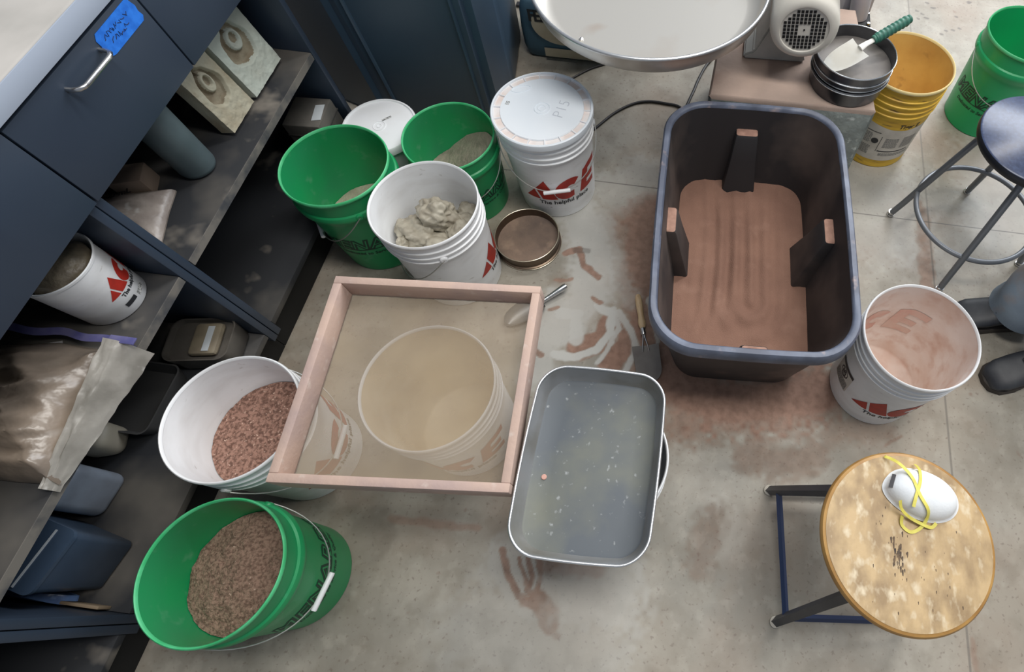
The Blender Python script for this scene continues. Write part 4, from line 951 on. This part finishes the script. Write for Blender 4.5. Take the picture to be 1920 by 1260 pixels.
b=new(); box(b,-.045,.03,-.030,.030,0,.055,bev=.003); o=obj('small_box',b,M_tan,None,loc=(-1.390,.765,.4700),rot=(0,0,.35)); tag(o,'small tan box deep on the shelf under the taped drawer','box')
M_film=mat('clear_bag_film',(196,194,196),.22,rgb2=(150,148,150),scale=10,lo=.45,hi=.6,spec=.8,bump=.6,bscale=24,alpha=.55)
M_paperbag=mat('crumpled_clear_bag',(158,148,140),.35,rgb2=(122,112,106),scale=9,lo=.42,hi=.6,rgb3=(214,214,210),scale3=16,lo3=.62,hi3=.72,bump=.8,bscale=26)
def pillow(P,z,hgt,seed,bm=None,crease=.5):
    # crumpled bag filling the outline P (list of xy), local
    b=bm or new(); c=Vector((sum(p[0] for p in P)/len(P),sum(p[1] for p in P)/len(P))); Q=[]
    n=len(P)
    for i in range(n):
        a,d=Vector(P[i]),Vector(P[(i+1)%n])
        for k in range(12): Q.append(a.lerp(d,k/12))
    rows=[]
    for s in np.linspace(1,.04,26):
        row=[]
        for q in Q:
            p=c+(q-c)*s; e=(1-s**3.2)
            r=abs(noise.noise(Vector((p.x*5+p.y*6+seed,p.y*17-p.x*6,0))))+.35*abs(noise.noise(Vector((p.x*14+seed,p.y*34-p.x*10,1))))
            row.append((p.x,p.y,z+.003+hgt*e**.6*(1-crease*.9*min(1,r*1.3))))
        rows.append(row)
    loft(b,rows,cap1=True)
    bmesh.ops.remove_doubles(b,verts=b.verts,dist=.0001)
    low=[(q.x,q.y,z) for q in Q]; lv=[b.verts.new(p) for p in low]; b.faces.new(lv)
    return b
b=pillow([(-1.50,.71),(-1.31,.765),(-1.295,.70),(-1.268,.615),(-1.40,.60),(-1.50,.62)],.4700,.035,3); o=obj('plastic_bag',b,M_paperbag,None,angle=60); tag(o,'crumpled clear bag with writing on the shelf beside the partition','bag')
b=text_bm('700 mL',.022,off=.0006); NR.add(id(b)); obj('bag_writing',b,M_dk,o,smooth=False,loc=(-1.405,.705,.506),rot=(0,0,.55))
# small pail on the middle shelf
t=thing('small_pail','small white pail of wrapped clay with a red logo, inside the cabinet','bucket',(-1.297,.455,.4700)); t.scale=(.80,.80,.78)
b=new(); lathe(b,[(0,.004),(.080,.004),(.083,.0),(.086,.004),(.094,.19),(.098,.192),(.0985,.198),(.096,.200),(.0915,.195),(.083,.012),(0,.010)],64); obj('body',b,M_white,t)
rfs=lambda z:.086+.008*z/.19
b=poly_bm(ace_polys(h=.042)); bend(b,28,.075,rfs); obj('red_logo',b,M_red,t,smooth=False)
b=text_bm('The helpful place',.017,off=.0006); bend(b,28,.058,rfs); obj('slogan',b,M_dk,t,smooth=False)
for a,z in ((-8,.028),(22,.022)): dec(t,'fine_print',-.018,.018,0,.014,a,z,M_gray if a>0 else M_dk,rf=rfs)
M_wrap=mat('wrapped_clay',(134,124,104),.4,rgb2=(108,98,84),scale=20,bump=.8,bscale=40)
b=new(); bmesh.ops.create_icosphere(b,subdivisions=4,radius=.082)
for v in b.verts: n=fbm(v.co.x*22,v.co.y*22,v.co.z*22); v.co*=1+.08*n; v.co.z*=.55
o=obj('wrapped_clay',b,M_wrap,None,loc=(-1.297,.455,.605)); o.scale=(.78,.78,.8); tag(o,'plastic-wrapped lump of clay poking out of the small pail in the cabinet','clay')
M_tag=mat('pale_tag',(156,154,154),.7)
b=new(); box(b,-.018,.018,-.014,.014,0,.001,xf=Matrix.Rotation(.35,4,'Z')@Matrix.Rotation(.3,4,'X')); o=obj('paper_tag',b,M_tag,None,loc=(-1.345,.318,.481)); tag(o,'small pale paper tag on the shelf in front of the small pail','tag')
# large zip bags of clay
M_bagclay=mat('bagged_brown_clay',(138,124,110),.3,rgb2=(108,98,88),scale=7,lo=.42,hi=.62,rgb3=(196,190,184),scale3=9,lo3=.60,hi3=.70,bump=.9,bscale=22,spec=.7)
M_zip=mat('blue_zip_strip',(84,84,134),.35,rgb2=(112,110,150),scale=20)
t=thing('zip_bag','large clear zip bag of brown clay with a blue zip strip, on the shelf','bag',(0,0,0))
b=pillow([(-1.50,.30),(-1.330,.335),(-1.205,.330),(-1.200,.20),(-1.175,.050),(-1.26,.045),(-1.50,.04)],.4700,.085,5); obj('bag_body',b,M_bagclay,t,angle=60)
b=new(); rows=[]
for i in range(25):
    u=i/24; x=-1.47+.305*u; y=.330+.012*math.sin(u*3)+.004*math.sin(u*17); z=.505-.012*u+.004*math.sin(u*11); rows.append([(x,y,z),(x,y+.016,z+.004),(x,y+.016,z+.0055),(x,y,z+.0015)])
loft(b,rows,cap0=True,cap1=True); obj('zip_strip',b,M_zip,t)
t=thing('zip_bag','clear zip bag hanging over the shelf edge beside the large bag of clay','bag',(0,0,0))
b=new(); rows=[]
for i in range(21):
    v=i/20; y=.338-.30*v; row=[]
    for k in range(17):
        u=k/16; w_=1-.75*v; x=-1.19+.055*u*w_; z=.545-.02*u-.05*v-.05*max(0,u-.5)*2*w_+.006*noise.noise(Vector((u*5,v*9,2)))
        if x<-1.178: z=max(z,.476)
        row.append((x,y,z))
    rows.append(row)
loft(b,rows,closed=False); bmesh.ops.solidify(b,geom=b.faces[:],thickness=.0035); obj('bag_body',b,mat('pale_bag',(198,194,186),.3,rgb2=(170,166,158),scale=12,lo=.45,hi=.6,rgb3=(240,238,234),scale3=20,lo3=.62,hi3=.7,bump=.8,bscale=26),t,angle=60)
b=new(); box(b,-1.19,-1.134,.334,.350,.530,.5335,bev=.001); obj('zip_strip',b,M_zip,t)
# bottom shelf
M_tubt=mat('smoky_container',(96,92,86),.4,rgb2=(78,74,70),scale=9,lo=.45,hi=.65)
M_clayt=mat('tan_clay_in_tub',(138,128,108),.6,rgb2=(118,108,92),scale=14)
M_lab=mat('white_sticker',(188,194,198),.5)
t=thing('plastic_container','smoky rounded plastic container of tan clay with a white sticker, on the bottom shelf','container',(-1.290,.468,.1412),math.radians(10)); t.scale=(.86,.86,1)
b=new(); loft(b,[rrect(.085,.062,.03,0,8),rrect(.092,.068,.032,.008,8),rrect(.098,.073,.034,.075,8),rrect(.094,.069,.032,.075,8),rrect(.090,.066,.03,.060,8)],cap0=True,cap1=True); obj('tub',b,M_tubt,t,angle=50)
b=new(); box(b,-.02,.065,-.055,.055,.060,.082,bev=.012); c=obj('clay_slab',b,M_clayt,t)
b=new(); box(b,.025,.045,-.045,.04,.0825,.0835); obj('sticker',b,M_lab,c)
t=thing('plastic_tray','large shallow grey plastic tray on the bottom shelf under the bag of clay','tray',(-1.44,.300,.1412))
b=new(); loft(b,[rrect(.11,.085,.02,0,6),rrect(.122,.097,.025,.05,6),rrect(.118,.093,.022,.05,6),rrect(.107,.082,.018,.004,6)],cap0=True,cap1=True); obj('tray_body',b,mat('grey_tray',(74,74,74),.5),t,angle=50)
M_cream=mat('cream_plastic',(176,170,154),.5,rgb2=(158,152,138),scale=9)
b=new(); bmesh.ops.create_cube(b,size=1)
for v in b.verts: v.co=Vector((v.co.x*.085,v.co.y*.075,v.co.z*.09))
bmesh.ops.bevel(b,geom=b.edges[:],offset=.025,segments=5,affect='EDGES',profile=.5); o=obj('cream_container',b,M_cream,None,loc=(-1.425,.180,.1865),rot=(0,0,.3)); tag(o,'cream rounded container on the bottom shelf above the frosted jug','container')
M_frost=mat('frosted_blue_plastic',(140,152,168),.4,rgb2=(116,122,132),scale=7)
b=new(); bmesh.ops.create_cube(b,size=1)
for v in b.verts: v.co=Vector((v.co.x*.11,v.co.y*.105,v.co.z*.15))
bmesh.ops.bevel(b,geom=b.edges[:],offset=.022,segments=5,affect='EDGES',profile=.5); o=obj('frosted_container',b,M_frost,None,loc=(-1.398,.060,.2165),rot=(0,0,-.1)); tag(o,'frosted pale blue container on the bottom shelf between the cream and the blue one','container')
M_bluet=mat('translucent_blue_tub',(60,76,96),.3,rgb2=(74,92,114),scale=5,spec=.7)
t=thing('blue_tub','glossy blue plastic tub lowest on the bottom shelf by the partition','container',(-1.338,-.078,.1412),math.radians(-12)); t.scale=(1,.88,1)
b=new(); loft(b,[rrect(.075,.060,.012,0,5),rrect(.080,.064,.014,.006,5),rrect(.088,.074,.016,.165,5),rrect(.091,.077,.018,.168,5),rrect(.091,.077,.018,.176,5),rrect(.02,.02,.01,.176,5)],cap0=True,cap1=True); obj('tub',b,M_bluet,t,angle=40)
b=new(); box(b,.045,.049,-.070,.065,.176,.178); obj('lid_ridge',b,M_lab,t)
b=pillow([(-1.60,-.150),(-1.400,-.152),(-1.315,-.165),(-1.310,-.1860),(-1.60,-.1860)],.1412,.075,8,crease=.35); o=obj('blue_bag',b,mat('blue_plastic_film',(96,124,172),.35,rgb2=(58,70,104),scale=16,lo=.42,hi=.6,rgb3=(160,184,216),scale3=24,lo3=.6,hi3=.72,bump=.7,bscale=40),None,angle=60); tag(o,'crumpled shiny blue plastic bag against the lower partition','bag')
b=new(); box(b,-.045,.045,-.0035,.0035,0,.035,bev=.001); o=obj('card_offcut',b,mat('brown_card',(128,112,92),.8),None,loc=(-1.275,-.180,.1412)); tag(o,'short brown card offcut standing against the lower partition','card')
# box with white sticker on the floor past the cabinet end
t=thing('clay_box','grey dusty box with a torn white sticker at the far end of the bottom shelf','box',(-1.252,1.225,.1412),math.radians(4)); t.scale=(.62,.82,1.06)
b=new(); box(b,-.10,.085,-.075,.075,0,.155,bev=.006); obj('carton',b,mat('grey_dusty_carton',(98,94,88),.8,rgb2=(80,78,74),scale=10),t)
b=new(); box(b,.03,.075,-.05,.03,.1555,.1562,xf=Matrix.Rotation(.15,4,'Z')); obj('sticker',b,M_lab,t)
b=new(); box(b,-.10,.088,-.078,.078,.112,.118,bev=.002); obj('lid_seam',b,mat('dark_seam2',(60,58,56),.8),t)
# ================================================================ PERSON at the right edge
M_skin=mat('skin',(206,158,132),.55)
M_jean=mat('pale_work_trousers',(136,150,164),.85,rgb2=(118,130,144),scale=9,lo=.4,hi=.65,rgb3=(150,134,124),scale3=7,lo3=.56,hi3=.72,bump=.2,bscale=120)
M_shoe=mat('black_work_shoe',(40,42,48),.5,rgb2=(56,58,62),scale=18)
M_sole=mat('shoe_sole',(60,54,50),.7)
def skin(name,verts,edges,radii,m,parent,root=0,sub=2):
    me=bpy.data.meshes.new(name); me.from_pydata(verts,edges,[]); o=link(bpy.data.objects.new(name,me))
    o.parent=parent; md=o.modifiers.new('skin','SKIN'); 
    for v,r in zip(me.skin_vertices[0].data,radii): v.radius=(r,r) if not isinstance(r,tuple) else r
    me.skin_vertices[0].data[root].use_root=True
    s=o.modifiers.new('sub','SUBSURF'); s.levels=sub; s.render_levels=sub; md.use_smooth_shade=True; me.materials.append(m); return o
t=thing('person','person in pale work trousers and black shoes standing at the right edge','person',(1.16,.93,0),0)
# local: facing -x; feet at y +-.
hipL=Vector((.02,.095,.90)); hipR=Vector((.02,-.085,.90))
aL=Vector((-.085,.045,.085)); aR=Vector((-.015,-.120,.085)); kL=Vector((-.04,.085,.48)); kR=Vector((.0,-.105,.48))
V=[(.02,0,.95),(.02,0,1.12),(.02,0,1.30),(.02,0,1.43),(.01,0,1.50),(.0,0,1.58),(-.01,0,1.67),
   hipL,kL,aL,aL+Vector((-.09,.0,-.045)),hipR,kR,aR,aR+Vector((-.09,-.03,-.045)),
   (.02,.17,1.42),(.04,.24,1.17),(-.02,.25,.95),(-.05,.25,.87),(.02,-.17,1.42),(.04,-.24,1.17),(-.02,-.25,.95),(-.05,-.25,.87)]
Ed=[(0,1),(1,2),(2,3),(3,4),(4,5),(5,6),(0,7),(7,8),(8,9),(9,10),(0,11),(11,12),(12,13),(13,14),(3,15),(15,16),(16,17),(17,18),(3,19),(19,20),(20,21),(21,22)]
Ra=[.13,.12,.14,.10,.055,.085,.09,.085,.055,.038,.03,.085,.055,.038,.03,.055,.042,.030,.034,.055,.042,.030,.034]
skin('body',[tuple(v) for v in V],Ed,Ra,M_skin,t)
for s in (1,-1):
    for f,(dy,L) in enumerate(((-.03,.07),(-.01,.08),(.012,.082),(.03,.07),(-.045,.05))):
        pass
# clothing
skin('shirt',[(.02,0,.93),(.02,0,1.15),(.02,0,1.33),(.02,0,1.45),(.02,.18,1.42),(.04,.245,1.20),(.02,-.18,1.42),(.04,-.245,1.20)],[(0,1),(1,2),(2,3),(3,4),(4,5),(3,6),(6,7)],[.155,.145,.16,.09,.07,.058,.07,.058],mat('grey_shirt',(96,104,116),.85),t)
b=new(); bmesh.ops.create_uvsphere(b,u_segments=24,v_segments=14,radius=.102)
for v in b.verts:
    v.co.z*=1.1
obj('hair',b,mat('brown_hair',(72,56,46),.8),t,loc=(.012,0,1.70))
def trouser(h,k,a,cuff,sx):
    b=new(); rows=[]
    C=[h.lerp(k,u) for u in np.linspace(0,1,12,endpoint=False)]+[k.lerp(cuff,u) for u in np.linspace(0,1,16)]
    R0=[.105-.025*u for u in np.linspace(0,1,12,endpoint=False)]+[.088+.006*u for u in np.linspace(0,1,16)]
    for i,(c,r) in enumerate(zip(C,R0)):
        row=[]
        for q in np.linspace(0,2*math.pi,32,endpoint=False):
            w=1+.07*noise.noise(Vector((math.cos(q)*1.5,math.sin(q)*1.5,c.z*9+sx)))+.05*math.sin(c.z*40+q*2+sx)*(1 if i>16 else .3)
            row.append((c.x+r*w*math.cos(q)*1.05,c.y+r*w*math.sin(q)*.92,c.z))
        rows.append(row)
    rows.append([(c.x+(p[0]-c.x)*.93,c.y+(p[1]-c.y)*.93,p[2]+.004) for p in rows[-1]]); loft(b,rows,cap0=True); return obj('trousers',b,M_jean,t,angle=60)
trouser(hipL,kL,aL,Vector((aL.x+.0,aL.y,.075)),1.); trouser(hipR,kR,aR,Vector((aR.x+.02,aR.y,.080)),4.)
def shoe(c,rz):
    # toe towards -x in local frame
    b=new(); rows=[]; n=28
    prof=[(-.190,.030,.034),(-.180,.042,.050),(-.150,.052,.062),(-.10,.053,.074),(-.06,.049,.092),(-.03,.045,.112),(.02,.043,.118),(.055,.041,.112),(.075,.036,.095),(.084,.026,.07)]
    for x,w,h in prof:
        row=[]
        for q in np.linspace(0,2*math.pi,n,endpoint=False):
            y=w*math.copysign(abs(math.cos(q))**.75,math.cos(q)); z=.018+(h-.018)*(.5+.5*math.sin(q))**.75
            row.append((x,y,z))
        rows.append(row)
    loft(b,rows,cap0=True,cap1=True); s=obj('shoe',b,M_shoe,t,loc=(c.x,c.y,0),rot=(0,0,rz),angle=60)
    b=new(); P=[(-.196,0),(-.190,.028),(-.160,.052),(-.11,.057),(-.05,.050),(.02,.047),(.07,.041),(.088,.02),(.090,0)]; P=P+[(x,-y) for x,y in reversed(P[1:-1])]
    loft(b,[[(x,y,.0) for x,y in P],[(x,y,.020) for x,y in P],[(x*.98,y*.96,.024) for x,y in P]],cap0=True,cap1=True); obj('sole',b,M_sole,s,angle=40)
    b=new()
    for x in (-.085,-.068,-.051): tube(b,[(x,-.022,.088+(x+.085)*.9),(x-.002,0,.094+(x+.085)*.9),(x,.022,.088+(x+.085)*.9)],.0022,6)
    obj('laces',b,M_dk,s)
shoe(aL,math.radians(8)); shoe(aR,math.radians(24))
